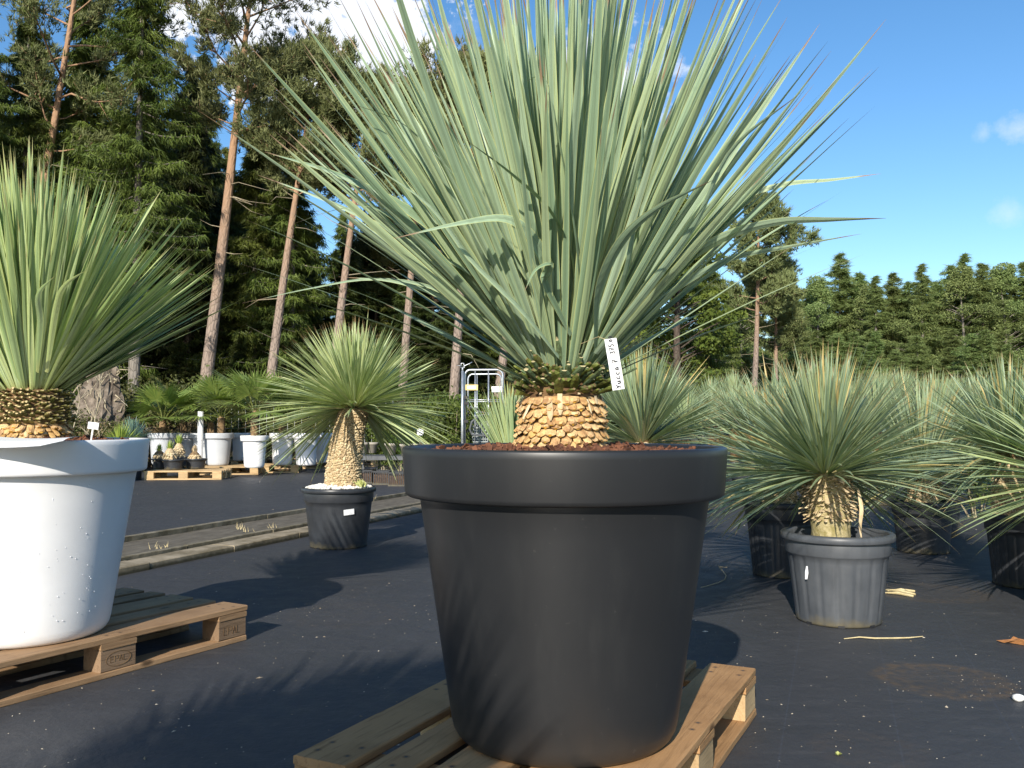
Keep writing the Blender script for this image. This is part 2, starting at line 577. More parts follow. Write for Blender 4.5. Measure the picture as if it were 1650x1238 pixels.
def _scuff(n, l, col, tc, nz):
    z = n('ShaderNodeSeparateXYZ', ins={0: tc.outputs['Object']}).outputs[2]
    d = n('ShaderNodeTexNoise', ins={'Vector': n('ShaderNodeMapping', ins={'Vector': tc.outputs['Object'], 'Scale': (9, 9, 1.2)}).outputs[0], 'Scale': 2.0, 'Detail': 9.0, 'Roughness': .7})
    a_ = n('ShaderNodeMapRange', ins={0: d.outputs[0], 1: .52, 2: .78, 3: 0, 4: .30})
    col = mixc(n, a_.outputs[0], col, (.040, .040, .038, 1))
    sp = n('ShaderNodeTexNoise', ins={'Vector': tc.outputs['Object'], 'Scale': 70.0, 'Detail': 4.0})
    b_ = n('ShaderNodeMapRange', ins={0: sp.outputs[0], 1: .70, 2: .76, 3: 0, 4: .35})
    col = mixc(n, b_.outputs[0], col, (.07, .068, .062, 1))
    zz = M('ADD', z, M('MULTIPLY_ADD', d.outputs[0], .16, -.08, node=n), node=n)
    c_ = n('ShaderNodeMapRange', ins={0: zz, 1: .0, 2: .09, 3: .35, 4: 0.0})
    return mixc(n, c_.outputs[0], col, (.055, .045, .035, 1))


m_black = noise_mat('anthracite_plastic', (.0155, .016, .017), (.0195, .020, .021), scale=2.2, rough=.40, bump=.12, bdist=.0006, spec=.5, detail=10, extra=_scuff)


def _white_extra(n, l, col, tc, nz):
    z = n('ShaderNodeSeparateXYZ', ins={0: tc.outputs['Object']})
    d = n('ShaderNodeTexNoise', ins={'Vector': tc.outputs['Object'], 'Scale': 5.0, 'Detail': 8.0})
    mr = n('ShaderNodeMapRange', ins={0: d.outputs[0], 1: .58, 2: .75, 3: 0, 4: .12})
    return mixc(n, mr.outputs[0], col, (.55, .55, .50, 1))


m_white = noise_mat('white_plastic', (.74, .74, .74), (.82, .82, .82), scale=3, rough=.35, bump=.02, extra=_white_extra)
m_grey = noise_mat('pale_grey_plastic', (.50, .52, .55), (.56, .58, .60), scale=3, rough=.4, bump=.02)


def _dirt(n, l, col, tc, nz):
    z = n('ShaderNodeSeparateXYZ', ins={0: tc.outputs['Object']}).outputs[2]
    d = n('ShaderNodeTexNoise', ins={'Vector': tc.outputs['Object'], 'Scale': 14.0, 'Detail': 8.0})
    zz = M('ADD', z, M('MULTIPLY_ADD', d.outputs[0], .14, -.07, node=n), node=n)
    mr = n('ShaderNodeMapRange', ins={0: zz, 1: .0, 2: .045, 3: .8, 4: 0.0})
    col = mixc(n, mr.outputs[0], col, (.13, .11, .065, 1))
    mp = n('ShaderNodeMapping', ins={'Vector': tc.outputs['Object'], 'Scale': (22, 22, 2.5)})
    s = n('ShaderNodeTexNoise', ins={'Vector': mp.outputs[0], 'Scale': 1.6, 'Detail': 5.0})
    m2 = n('ShaderNodeMapRange', ins={0: s.outputs[0], 1: .5, 2: .75, 3: 0, 4: .3})
    return mixc(n, m2.outputs[0], col, (.030, .031, .033, 1))


m_tub = noise_mat('grey_black_plastic', (.060, .066, .074), (.088, .094, .102), scale=6, rough=.42, bump=.1, bdist=.002, extra=_dirt)
m_tub_dark = noise_mat('black_plastic', (.024, .026, .030), (.042, .046, .052), scale=7, rough=.36, bump=.1, bdist=.002, extra=_dirt)


def bark_m(name, a, b, c_top=None):
    m, n, l, out = mat(name)
    tc = n('ShaderNodeTexCoord')
    mp = n('ShaderNodeMapping', ins={'Vector': tc.outputs['Object'], 'Scale': (1, 1, .35)})
    v = n('ShaderNodeTexVoronoi', feature='DISTANCE_TO_EDGE', ins={'Vector': mp.outputs[0], 'Scale': 11.0})
    nz = n('ShaderNodeTexNoise', ins={'Vector': mp.outputs[0], 'Scale': 6.0, 'Detail': 8.0})
    col = mixc(n, nz.outputs[0], c4(a), c4(b))
    cr = n('ShaderNodeMapRange', ins={0: v.outputs[0], 1: 0.0, 2: .10, 3: .45, 4: 1.0})
    col = n('ShaderNodeVectorMath', operation='SCALE', ins={0: col, 'Scale': cr.outputs[0]}).outputs[0]
    if c_top is not None:
        z = n('ShaderNodeSeparateXYZ', ins={0: tc.outputs['Object']}).outputs[2]
        zf = n('ShaderNodeMapRange', ins={0: M('ADD', z, M('MULTIPLY', nz.outputs[0], 3.0, node=n), node=n), 1: 5.5, 2: 10.5, 3: 0.0, 4: 1.0})
        col = mixc(n, zf.outputs[0], col, c4(c_top))
    bm = n('ShaderNodeBump', ins={'Strength': .9, 'Distance': .04, 'Height': v.outputs[0]})
    pb = n('ShaderNodeBsdfPrincipled', ins={'Base Color': col, 'Roughness': .9, 'Specular IOR Level': .2, 'Normal': bm.outputs[0]})
    l.new(pb.outputs[0], out.inputs[0])
    return m


m_pinebark = bark_m('pine_bark', (.22, .165, .13), (.37, .295, .245), (.35, .215, .13))
m_sprucebark = bark_m('spruce_bark', (.16, .135, .11), (.30, .27, .23))
m_darkbark = bark_m('dark_bark', (.06, .045, .035), (.13, .10, .08))
m_pine_needle = foliage_mat('pine_needles', (.075, .098, .030), (.24, .26, .105), scale=.7)
m_spruce_needle = foliage_mat('spruce_needles', (.030, .050, .008), (.14, .17, .028), scale=.7)
m_spruce_shaded = foliage_mat('shaded_spruce_needles', (.016, .028, .006), (.065, .085, .014), scale=.7)  # darker copy of the spruce needles, shade inside the wood put into the colour
m_larch = foliage_mat('larch_needles', (.105, .155, .045), (.27, .335, .115), scale=.5, trans=.22)
m_broad = foliage_mat('broad_leaves', (.045, .075, .012), (.15, .18, .03), scale=.9)
m_bush = foliage_mat('wild_bush_leaves', (.045, .06, .014), (.13, .13, .035), scale=1.5)
m_brownbush = foliage_mat('brown_bush_leaves', (.10, .065, .035), (.20, .15, .07), scale=2.0)
m_thuja = foliage_mat('thuja_leaves', (.05, .085, .012), (.12, .17, .03), scale=3.0)


def wood_m(name, a, b, dark, nails=False):
    m, n, l, out = mat(name)
    tc = n('ShaderNodeTexCoord')
    oi = n('ShaderNodeObjectInfo')
    off = n('ShaderNodeCombineXYZ', ins={0: M('MULTIPLY', oi.outputs['Random'], 31.0, node=n), 1: M('MULTIPLY', oi.outputs['Random'], 17.0, node=n), 2: 0.0})
    ad = n('ShaderNodeVectorMath', operation='ADD', ins={0: tc.outputs['Object'], 1: off.outputs[0]})
    mp = n('ShaderNodeMapping', ins={'Vector': ad.outputs[0], 'Scale': (1.2, 22, 22)})
    nz = n('ShaderNodeTexNoise', ins={'Vector': mp.outputs[0], 'Scale': 3.2, 'Detail': 9.0, 'Roughness': .65, 'Distortion': .5})
    big = n('ShaderNodeTexNoise', ins={'Vector': ad.outputs[0], 'Scale': 4.5, 'Detail': 6.0})
    col = mixc(n, nz.outputs[0], c4(a), c4(b))
    mr = n('ShaderNodeMapRange', ins={0: nz.outputs[0], 1: .52, 2: .70, 3: 0, 4: .7})
    col = mixc(n, mr.outputs[0], col, c4(dark))
    m2 = n('ShaderNodeMapRange', ins={0: big.outputs[0], 1: .48, 2: .72, 3: 0, 4: .65})
    col = mixc(n, m2.outputs[0], col, c4([x * .6 for x in a]))
    hs = n('ShaderNodeHueSaturation', ins={'Value': M('MULTIPLY_ADD', oi.outputs['Random'], .4, .8, node=n), 'Color': col})
    kn = n('ShaderNodeTexVoronoi', ins={'Vector': n('ShaderNodeMapping', ins={'Vector': ad.outputs[0], 'Scale': (3.0, 7, 7)}).outputs[0], 'Scale': 1.1})
    km = n('ShaderNodeMapRange', ins={0: kn.outputs['Distance'], 1: .06, 2: .12, 3: .8, 4: 0})
    col = mixc(n, km.outputs[0], hs.outputs[0], c4([x * .5 for x in dark]))
    if nails:
        sp = n('ShaderNodeSeparateXYZ', ins={0: tc.outputs['Object']})
        fx_, fy_ = None, None
        for x_ in (.045, .10, .575, .63, 1.10, 1.155):
            q = M('ABSOLUTE', M('SUBTRACT', sp.outputs[0], x_, node=n), node=n)
            fx_ = q if fx_ is None else M('MINIMUM', fx_, q, node=n)
        for y_ in (.03, .115, .2375, .358, .442, .5625, .685, .77):
            q = M('ABSOLUTE', M('SUBTRACT', sp.outputs[1], y_, node=n), node=n)
            fy_ = q if fy_ is None else M('MINIMUM', fy_, q, node=n)
        rr_ = M('SQRT', M('ADD', M('MULTIPLY', fx_, fx_, node=n), M('MULTIPLY', fy_, fy_, node=n), node=n), node=n)
        col = mixc(n, n('ShaderNodeMapRange', ins={0: rr_, 1: .0045, 2: .012, 3: .55, 4: 0}).outputs[0], col, (.07, .04, .025, 1))
        col = mixc(n, M('LESS_THAN', rr_, .0042, node=n), col, (.09, .075, .065, 1))
    bm = n('ShaderNodeBump', ins={'Strength': .8, 'Distance': .004, 'Height': nz.outputs[0]})
    pb = n('ShaderNodeBsdfPrincipled', ins={'Base Color': col, 'Roughness': .8, 'Specular IOR Level': .25, 'Normal': bm.outputs[0]})
    l.new(pb.outputs[0], out.inputs[0])
    return m


m_wood = wood_m('fresh_pallet_wood', (.37, .195, .08), (.50, .30, .14), (.16, .08, .03), nails=True)
m_wood_grey = wood_m('weathered_pallet_wood', (.25, .145, .07), (.37, .24, .135), (.075, .045, .025), nails=True)
m_wood_end = wood_m('pallet_block_wood', (.46, .31, .15), (.60, .43, .24), (.28, .16, .07))
m_wood_blockgrey = wood_m('weathered_block_wood', (.24, .15, .085), (.34, .235, .15), (.11, .065, .035))

m_metal = noise_mat('galvanised_steel', (.42, .45, .47), (.58, .60, .62), scale=20, rough=.38, bump=.05, metallic=.75)
m_conc = noise_mat('old_concrete', (.10, .085, .05), (.25, .215, .15), scale=9, rough=.9, bump=.6, bdist=.01, detail=10)
m_conc_dark = noise_mat('mossy_concrete', (.045, .045, .025), (.15, .13, .09), scale=11, rough=.95, bump=.8, bdist=.02)
def _moss(n, l, col, tc, nz):
    z = n('ShaderNodeSeparateXYZ', ins={0: tc.outputs['Object']}).outputs[2]
    d = n('ShaderNodeTexNoise', ins={'Vector': tc.outputs['Object'], 'Scale': 26.0, 'Detail': 8.0})
    zz = M('ADD', z, M('MULTIPLY_ADD', d.outputs[0], .03, -.015, node=n), node=n)
    mr = n('ShaderNodeMapRange', ins={0: zz, 1: .012, 2: .030, 3: .85, 4: 0.0})
    return mixc(n, mr.outputs[0], col, (.035, .032, .016, 1))


m_slab = noise_mat('mossy_slab', (.17, .135, .08), (.37, .305, .21), scale=7, rough=.9, bump=.5, bdist=.006, detail=12, extra=_moss)
m_lane = noise_mat('dusty_dark_fabric', (.085, .07, .048), (.17, .145, .105), scale=5, rough=.8, bump=.3, detail=10, stretch=(1, 3, 1))
m_mulch = noise_mat('bark_mulch', (.045, .018, .010), (.20, .078, .038), scale=40, rough=.85, island=.7)
m_soil = noise_mat('soil', (.05, .03, .018), (.13, .08, .05), scale=30, rough=.95)
m_pebble = noise_mat('white_pebble', (.70, .68, .62), (.85, .84, .80), scale=20, rough=.6, island=.5)
m_paper = noise_mat('white_card', (.78, .78, .78), (.82, .82, .82), scale=4, rough=.5, bump=0)
m_ink = noise_mat('black_ink', (.012, .012, .016), (.02, .02, .025), scale=4, rough=.5, bump=0)
m_yellow = noise_mat('yellow_sign', (.72, .52, .16), (.78, .60, .25), scale=4, rough=.5, bump=0)
m_purple = noise_mat('purple_print', (.10, .06, .30), (.35, .28, .60), scale=60, rough=.5, bump=0, lo=.45, hi=.55)
m_crate = noise_mat('grey_crate_plastic', (.30, .33, .32), (.40, .43, .41), scale=9, rough=.5)
m_darkmetal = noise_mat('dark_grey_tube', (.07, .075, .08), (.10, .105, .11), scale=9, rough=.45)
m_rubber = noise_mat('black_strap', (.012, .012, .013), (.02, .02, .022), scale=9, rough=.5)
m_twig = noise_mat('pale_twig', (.30, .24, .15), (.46, .40, .28), scale=9, rough=.9)
m_root = noise_mat('weathered_root_wood', (.06, .045, .032), (.27, .22, .17), scale=5, rough=.95, bump=1.0, bdist=.06, detail=12)
m_straw = noise_mat('straw', (.45, .36, .18), (.62, .52, .30), scale=20, rough=.8)
m_rust = noise_mat('brown_dry_leaf', (.22, .09, .03), (.38, .17, .06), scale=30, rough=.8)
m_fleck = noise_mat('pale_flecks', (.20, .15, .09), (.62, .55, .44), scale=3, rough=.8, island=1.0)
m_clay = noise_mat('pale_clay_pot', (.34, .30, .24), (.44, .40, .33), scale=9, rough=.8)
m_water = noise_mat('clear_water_bead', (.75, .76, .78), (.85, .86, .88), scale=9, rough=.06, bump=0, spec=.9)


def ground_mat():
    m, n, l, out = mat('dark_woven_ground_fabric')
    tc = n('ShaderNodeTexCoord')
    o = tc.outputs['Object']
    big = n('ShaderNodeTexNoise', ins={'Vector': o, 'Scale': .9, 'Detail': 7.0, 'Roughness': .62})
    mid = n('ShaderNodeTexNoise', ins={'Vector': o, 'Scale': 9.0, 'Detail': 8.0, 'Roughness': .7})
    fine = n('ShaderNodeTexNoise', ins={'Vector': o, 'Scale': 420.0, 'Detail': 2.0})
    col = mixc(n, big.outputs[0], (.037, .038, .041, 1), (.059, .061, .065, 1))
    f1 = n('ShaderNodeMapRange', ins={0: mid.outputs[0], 1: .56, 2: .74, 3: 0, 4: .32})
    col = mixc(n, f1.outputs[0], col, (.075, .072, .070, 1))
    # pale dusty drag marks
    mp = n('ShaderNodeMapping', ins={'Vector': o, 'Rotation': (0, 0, .5), 'Scale': (1.0, 6.0, 1)})
    dr = n('ShaderNodeTexNoise', ins={'Vector': mp.outputs[0], 'Scale': 2.2, 'Detail': 9.0, 'Roughness': .75})
    f2 = n('ShaderNodeMapRange', ins={0: dr.outputs[0], 1: .56, 2: .78, 3: 0, 4: .55})
    col = mixc(n, f2.outputs[0], col, (.115, .11, .105, 1))
    # woven guide lines in the fabric
    sx_ = n('ShaderNodeSeparateXYZ', ins={0: n('ShaderNodeMapping', ins={'Vector': o, 'Rotation': (0, 0, math.radians(20.0))}).outputs[0]})
    w = M('ABSOLUTE', M('SUBTRACT', M('FRACT', M('MULTIPLY', sx_.outputs[0], 3.2, node=n), node=n), .5, node=n), node=n)
    ln = n('ShaderNodeMapRange', ins={0: w, 1: .0, 2: .008, 3: .40, 4: 0})
    col = mixc(n, ln.outputs[0], col, (.075, .088, .115, 1))
    # brown ring left by a pot
    for (px, py, rad, amp) in ((1520, 1096, .235, .8), (1500, 955, .30, .45), (1400, 1210, .16, .22), (560, 990, .3, .12)):
        c = G(px, py)
        d = n('ShaderNodeVectorMath', operation='DISTANCE', ins={0: o, 1: (c.x, c.y, 0)}).outputs['Value']
        dd = M('ADD', d, M('MULTIPLY_ADD', mid.outputs[0], .14, -.07, node=n), node=n)
        inside = n('ShaderNodeMapRange', ins={0: dd, 1: rad - .03, 2: rad + .01, 3: 1, 4: 0})
        patch = n('ShaderNodeMapRange', ins={0: n('ShaderNodeTexNoise', ins={'Vector': o, 'Scale': 30.0, 'Detail': 6.0}).outputs[0], 1: .42, 2: .62, 3: .25, 4: 1})
        ring = n('ShaderNodeMapRange', ins={0: dd, 1: rad * .45, 2: rad, 3: .35, 4: 1})
        k = M('MULTIPLY', M('MULTIPLY', inside.outputs[0], patch.outputs[0], node=n), M('MULTIPLY', ring.outputs[0], amp, node=n), node=n)
        col = mixc(n, k, col, (.125, .085, .05, 1))
    bmh = M('ADD', M('MULTIPLY', fine.outputs[0], .04, node=n), M('ADD', M('MULTIPLY', big.outputs[0], 3.2, node=n), M('MULTIPLY', mid.outputs[0], .5, node=n), node=n), node=n)
    bm = n('ShaderNodeBump', ins={'Strength': .55, 'Distance': .02, 'Height': bmh})
    rg = n('ShaderNodeMapRange', ins={0: mid.outputs[0], 1: .3, 2: .7, 3: .48, 4: .68})
    pb = n('ShaderNodeBsdfPrincipled', ins={'Base Color': col, 'Roughness': rg.outputs[0], 'Specular IOR Level': .35, 'Normal': bm.outputs[0]})
    l.new(pb.outputs[0], out.inputs[0])
    return m


m_ground = ground_mat()
m_earth = noise_mat('forest_earth', (.05, .045, .02), (.12, .10, .045), scale=1.2, rough=.95)

# ------------------------------------------------------------------ the setting
g = MB()
nx = ny = 2
g.add([(-400, -60, 0), (400, -60, 0), (400, 700, 0), (-400, 700, 0)], [[0, 1, 2, 3]])
tag(g.build('ground', m_ground), 'dark woven ground cover fabric', None, kind='structure')
g = MB()
pts = [(-200, 20.5), (-8, 20.0), (1.5, 21), (6, 34), (60, 40), (300, 40), (300, 650), (-200, 650)]
g.add([(x, y, .004) for x, y in pts], [list(range(8))])
tag(g.build('forest_ground', m_earth), 'bare earth under the trees', None, kind='structure')

# kerb: slab strip, thin upstand, recessed lane, far thin kerb
ku = Vector((.35, .937, 0)).normalized()
kn_ = Vector((-ku.y, ku.x, 0))
A0 = Vector((-2.307, 5.33, 0)) - ku * 2.2
kang = math.atan2(ku.y, ku.x)
kerb = thing('concrete_kerb', 'mossy concrete kerb strip crossing the fabric behind the small black tub', 'kerb', tuple(A0), kang)
rng = random.Random(5)


def kerb_run(name, y0, y1, h, seg, mt, length=24.0, jit=.006, b=.008):
    mb = MB()
    x = 0.0
    k = 0
    while x < length:
        l_ = seg * (1 + rng.uniform(-.03, .03))
        dy, dz = rng.uniform(-jit, jit), rng.uniform(-jit, jit)
        bevel_box(mb, x + .004, x + l_ - .004, y0 + dy, y1 + dy, -.02, h + dz, b=b, seed=k, jit=.0018, nx=4)
        x += l_
        k += 1
    return mb.build(name, mt, kerb)


kerb_run('front_slab', .0, .20, .045, .8, m_slab, b=.006, jit=.002)
kerb_run('middle_edging', .215, .255, .066, 1.0, m_conc, jit=.003, b=.004)
kerb_run('far_edging', 1.04, 1.09, .05, 1.0, m_conc, jit=.003, b=.004)
mb = MB()
box(mb, 0, 24, .262, 1.034, -.01, .012)
mb.build('recessed_lane', m_lane, kerb)
# dry grass tufts and litter along the kerb
mb = MB()
for px, py in ((385, 852), (383, 850), (400, 856), (438, 849), (250, 885), (258, 882), (600, 800)):
    c = G(px, py + 12)
    for q in range(5):
        a = rng.uniform(0, 6.28)
        h = rng.uniform(.02, .06)
        x, y = c.x + rng.uniform(-.05, .05), c.y + rng.uniform(-.03, .03)
        mb.add([(x - .002, y, .05), (x + .002, y, .05), (x + math.cos(a) * .02, y, .05 + h)], [[0, 1, 2]])
tag(mb.build('dry_grass', m_straw), 'sparse dry grass blades growing in the kerb joints', None, kind='stuff')

# ------------------------------------------------------------------ ground flecks
nr = np.random.default_rng(3)
mb = MB()
n = 480
pxs = nr.uniform(-100, 1750, n)
pys = 700 + 540 * nr.uniform(.05, 1, n) ** 1.0
for px, py in zip(pxs, pys):
    c = G(px, py)
    if c.y > 18:
        continue
    s = nr.uniform(.0007, .0020) * (1.0 + .13 * c.y) * (2.0 if nr.random() < .05 else 1)
    a = nr.uniform(0, 6.28)
    l_ = s * nr.uniform(1, 3.2)
    dx, dy = math.cos(a) * l_, math.sin(a) * l_
    ex, ey = -math.sin(a) * s, math.cos(a) * s
    z = .001
    mb.add([(c.x - dx, c.y - dy, z), (c.x + ex, c.y + ey, z), (c.x + dx, c.y + dy, z), (c.x - ex, c.y - ey, z), (c.x, c.y, z + s * .9)],
           [[0, 1, 4], [1, 2, 4], [2, 3, 4], [3, 0, 4]])
# sand-like clusters
for (px, py, sp, k) in ((780, 1205, .0, 0), (520, 990, .35, 90), (600, 960, .5, 80), (300, 1130, .5, 60), (1250, 990, .5, 50), (1330, 1180, .45, 70), (1600, 1110, .2, 60), (340, 790, 1.6, 120), (1190, 1040, .3, 30)):
    c0 = G(px, py)
    for q in range(k):
        x, y = c0.x + nr.normal(0, sp), c0.y + nr.normal(0, sp * .6)
        s = nr.uniform(.0007, .0019)
        mb.add([(x - s, y, .001), (x, y - s, .001), (x + s * 1.6, y, .001), (x, y + s, .001), (x, y, .001 + s * .8)], [[0, 1, 4], [1, 2, 4], [2, 3, 4], [3, 0, 4]])
tag(mb.build('litter_specks', m_fleck), 'tiny pale specks of grit and leaf litter on the fabric', None, kind='stuff')


def strip(pts, w, z=.004, h=.004):
    mb_ = MB()
    P_ = [G(*p) for p in pts]
    P_ = [Vector((p.x, p.y, z + .006 * math.sin(i * 2.1) ** 2)) for i, p in enumerate(P_)]
    m_ = len(P_)
    rr = [w * (.35 + .65 * math.sin(PI * (i + .4) / (m_ - .2))) for i in range(m_)]
    tube(mb_, P_, rr, 6)
    return mb_


o = strip([(1360, 1031), (1385, 1030), (1410, 1032), (1440, 1030), (1465, 1031), (1487, 1029)], .0035).build('fallen_leaf', m_straw)
tag(o, 'long thin straw-coloured leaf lying on the fabric in front of the grey tub', 'fallen leaf')
mb = MB()
for a, b in (((1422, 952), (1475, 960)), ((1424, 957), (1472, 963)), ((1430, 954), (1474, 955))):
    p, q = G(*a), G(*b)
    tube(mb, [p + Vector((0, 0, .006)), (p + q) / 2 + Vector((0, 0, .014)), q + Vector((0, 0, .007))], [.003, .008, .006], 6)
tag(mb.build('dried_leaf_strip', m_straw), 'broad dried leaf strip lying right of the grey tub', 'fallen leaf')
mb = MB()
c = G(1632, 1038)
lp = [(-.055, .0), (-.03, .014), (-.012, .010), (.005, .022), (.02, .010), (.045, .012), (.07, -.004), (.03, -.012), (.012, -.008), (-.008, -.020), (-.03, -.010)]
v = [(c.x + x * math.cos(-.5) - y * math.sin(-.5), c.y + (x * math.sin(-.5) + y * math.cos(-.5)) * 1.3, .006 + abs(y) * .8 + .01 * math.sin(x * 60)) for x, y in lp]
vv = v + [(a, b, z_ - .0012) for a, b, z_ in v]
k = len(v)
mb.add(vv, [[i, (i + 1) % k, (i + 1) % k + k, i + k] for i in range(k)])
mb.f.append(np.array([list(range(k)), list(range(2 * k - 1, k - 1, -1))]))
mb.uv.append(np.zeros((2 * k, 2)))
tag(mb.build('oak_leaf', m_rust), 'curled brown dry leaf lying near the right edge', 'fallen leaf')
mb = MB()
c = G(1641, 1130)
rr_ = np.random.default_rng(8)
lathe(mb, [(.0005, .0), (.011, .001), (.017, .009), (.014, .018), (.006, .022), (.0004, .023)], 12,
      fn=lambda R, Z, T: (R * (1 + .18 * np.cos(2 * T + .5) + .1 * np.cos(3 * T)), Z))
tag(mb.build('white_stone', m_pebble, loc=(c.x, c.y, 0), smooth=True), 'small white stone lying on the fabric near the right edge', 'stone')
mb = MB()
pth = [(1130, 949), (1142, 946), (1158, 941), (1168, 936), (1170, 930), (1163, 925), (1160, 921), (1172, 922)]
tube(mb, [G(*p) + Vector((0, 0, .008 + .02 * (i > 4))) for i, p in enumerate(pth)], .0028, 5)
tube(mb, [G(1163, 925) + Vector((0, 0, .02)), G(1158, 920) + Vector((0, 0, .03))], .003, 5)
tag(mb.build('string', m_twig), 'pale curled string on the fabric behind the black planter', 'string')
mb = MB()
c = G(1351, 1218)
for q in range(16):
    a, th = nr.uniform(0, 6.28), nr.uniform(.3, 1.3)
    d = np.array([math.sin(th) * math.cos(a), math.sin(th) * math.sin(a), math.cos(th)]) * .012
    e = np.array([-math.sin(a), math.cos(a), 0]) * .004
    b = np.array([c.x, c.y, .001])
    mb.add([b, b + d * .6 - e, b + d, b + d * .6 + e], [[0, 1, 2, 3]])
tag(mb.build('weed_seedling', m_grassy), 'tiny green weed sprouting through the fabric', 'weed')


# ------------------------------------------------------------------ planters and tubs
def planter_profiles(R=.40, H=.70, lip=.118, rb=.268):
    t = .012
    rim = [(R - .035, H - lip + .03), (R - .030, H - .030), (R - .026, H - .006), (R - .020, H - .001), (R - .006, H), (R - .002, H - .002), (R, H - .006), (R - .001, H - .02),
           (R - .007, H - lip + .012), (R - .009, H - lip + .004), (R - .014, H - lip), (R - .040, H - lip + .001), (R - .046, H - lip + .004)]
    rt = R - .042
    body = [(rt, H - lip + .02), (rt, H - lip - .006), (rt - .003, H - lip - .014)]
    for i in range(1, 9):
        q = i / 8
        body.append((rt - .003 + (rb + .012 - rt) * q, (H - lip - .014) * (1 - q) + .045 * q))
    body += [(rb + .004, .026), (rb - .004, .012), (rb - .014, .003), (rb - .03, 0), (.01, 0)]
    return rim, body


def big_planter(name, label, mt, loc, R=.40, H=.70):
    t = thing(name, label, 'planter', loc)
    rim, body = planter_profiles(R, H, lip=H * .1686, rb=R * .67)
    mb = MB()
    lathe(mb, rim, 160)
    mb.build('rim', mt, t, smooth=True)
    mb = MB()
    lathe(mb, body, 160)
    mb.build('body', mt, t, smooth=True)
    return t


def mulch(name, label, loc, R, seed, n=1400, chip=.011, hump=.02, mt=None, hole=.0):
    r = np.random.default_rng(seed)
    mb = MB()
    # uneven bed
    th = np.linspace(0, 2 * PI, 48, endpoint=False)
    rs = np.linspace(0.02, 1, 12) * R
    v = []
    for q in rs:
        for a in th:
            v.append((q * math.cos(a), q * math.sin(a), hump * (1 - (q / R) ** 2) + r.normal(0, .0025)))
    f = [[i * 48 + j, i * 48 + (j + 1) % 48, (i + 1) * 48 + (j + 1) % 48, (i + 1) * 48 + j] for i in range(11) for j in range(48)]
    mb.add(v, f)
    for i in range(n):
        q = R * .985 * math.sqrt(r.uniform(hole ** 2, 1))
        a = r.uniform(0, 2 * PI)
        c = np.array([q * math.cos(a), q * math.sin(a), hump * (1 - (q / R) ** 2) + r.uniform(0, .012)])
        l_, w_, h_ = chip * r.uniform(.5, 1.9), chip * r.uniform(.25, .7), chip * r.uniform(.1, .3)
        rot = Matrix.Translation(Vector(c)) @ (Matrix.Rotation(r.uniform(0, 6.28), 4, 'Z') @ Matrix.Rotation(r.normal(0, .4), 4, 'Y') @ Matrix.Rotation(r.normal(0, .4), 4, 'X'))
        box(mb, -l_, l_, -w_, w_, -h_, h_, rot)
    o_ = mb.build(name, mt or m_mulch, None, loc=loc)
    return tag(o_, label, None, kind='stuff')


BP = Vector((.128, 2.225, .1445))
big_planter('black_planter', 'large matte anthracite planter with broad rim standing on the nearest pallet', m_black, tuple(BP))
mulch('bark_mulch', 'reddish bark chips filling the large black planter', (BP.x, BP.y, BP.z + .668), .366, 1, n=3600)
WP = Vector((-1.754, 3.245, .1445))
wpl = big_planter('white_planter', 'large glossy white planter with water beads standing on the left pallet', m_white, tuple(WP))
mulch('bark_mulch', 'reddish bark chips filling the large white planter', (WP.x, WP.y, WP.z + .672), .366, 2, n=2600)
# water beads on the side of the white planter
mb = MB()
r_ = np.random.default_rng(4)
for i in range(75):
    a = math.radians(r_.uniform(-80, 15))
    if r_.random() < .6:
        a = math.radians(r_.normal(-38, 14))
    z = r_.uniform(.06, .69)
    if z > .582:
        rr = .40 - (.70 - z) / .118 * .008
    else:
        rr = .355 + (z - .57) / (.57 - .045) * (.355 - .280)
    s = r_.uniform(.0007, .0017)
    c = np.array([math.cos(a) * rr, math.sin(a) * rr, z])
    er = np.array([math.cos(a), math.sin(a), 0])
    et = np.array([-math.sin(a), math.cos(a), 0])
    ez = np.array([0, 0, 1.0])
    v = []
    for ring, (q, h) in enumerate(((1.0, 0), (.8, .55), (.35, .85))):
        for j in range(7):
            t = 2 * PI * j / 7
            v.append(c + (et * math.cos(t) + ez * math.sin(t) * 1.2) * s * q + er * s * h)
    v.append(c + er * s * .95)
    f = [[a_ * 7 + j, a_ * 7 + (j + 1) % 7, (a_ + 1) * 7 + (j + 1) % 7, (a_ + 1) * 7 + j] for a_ in range(2) for j in range(7)]
    mb.add(v, f)
    mb.add([v[14 + j] for j in range(7)] + [v[21]], [[j, (j + 1) % 7, 7] for j in range(7)])
wb = mb.build('water_beads', m_water, wpl, smooth=True)
wb['kind'] = 'stuff'


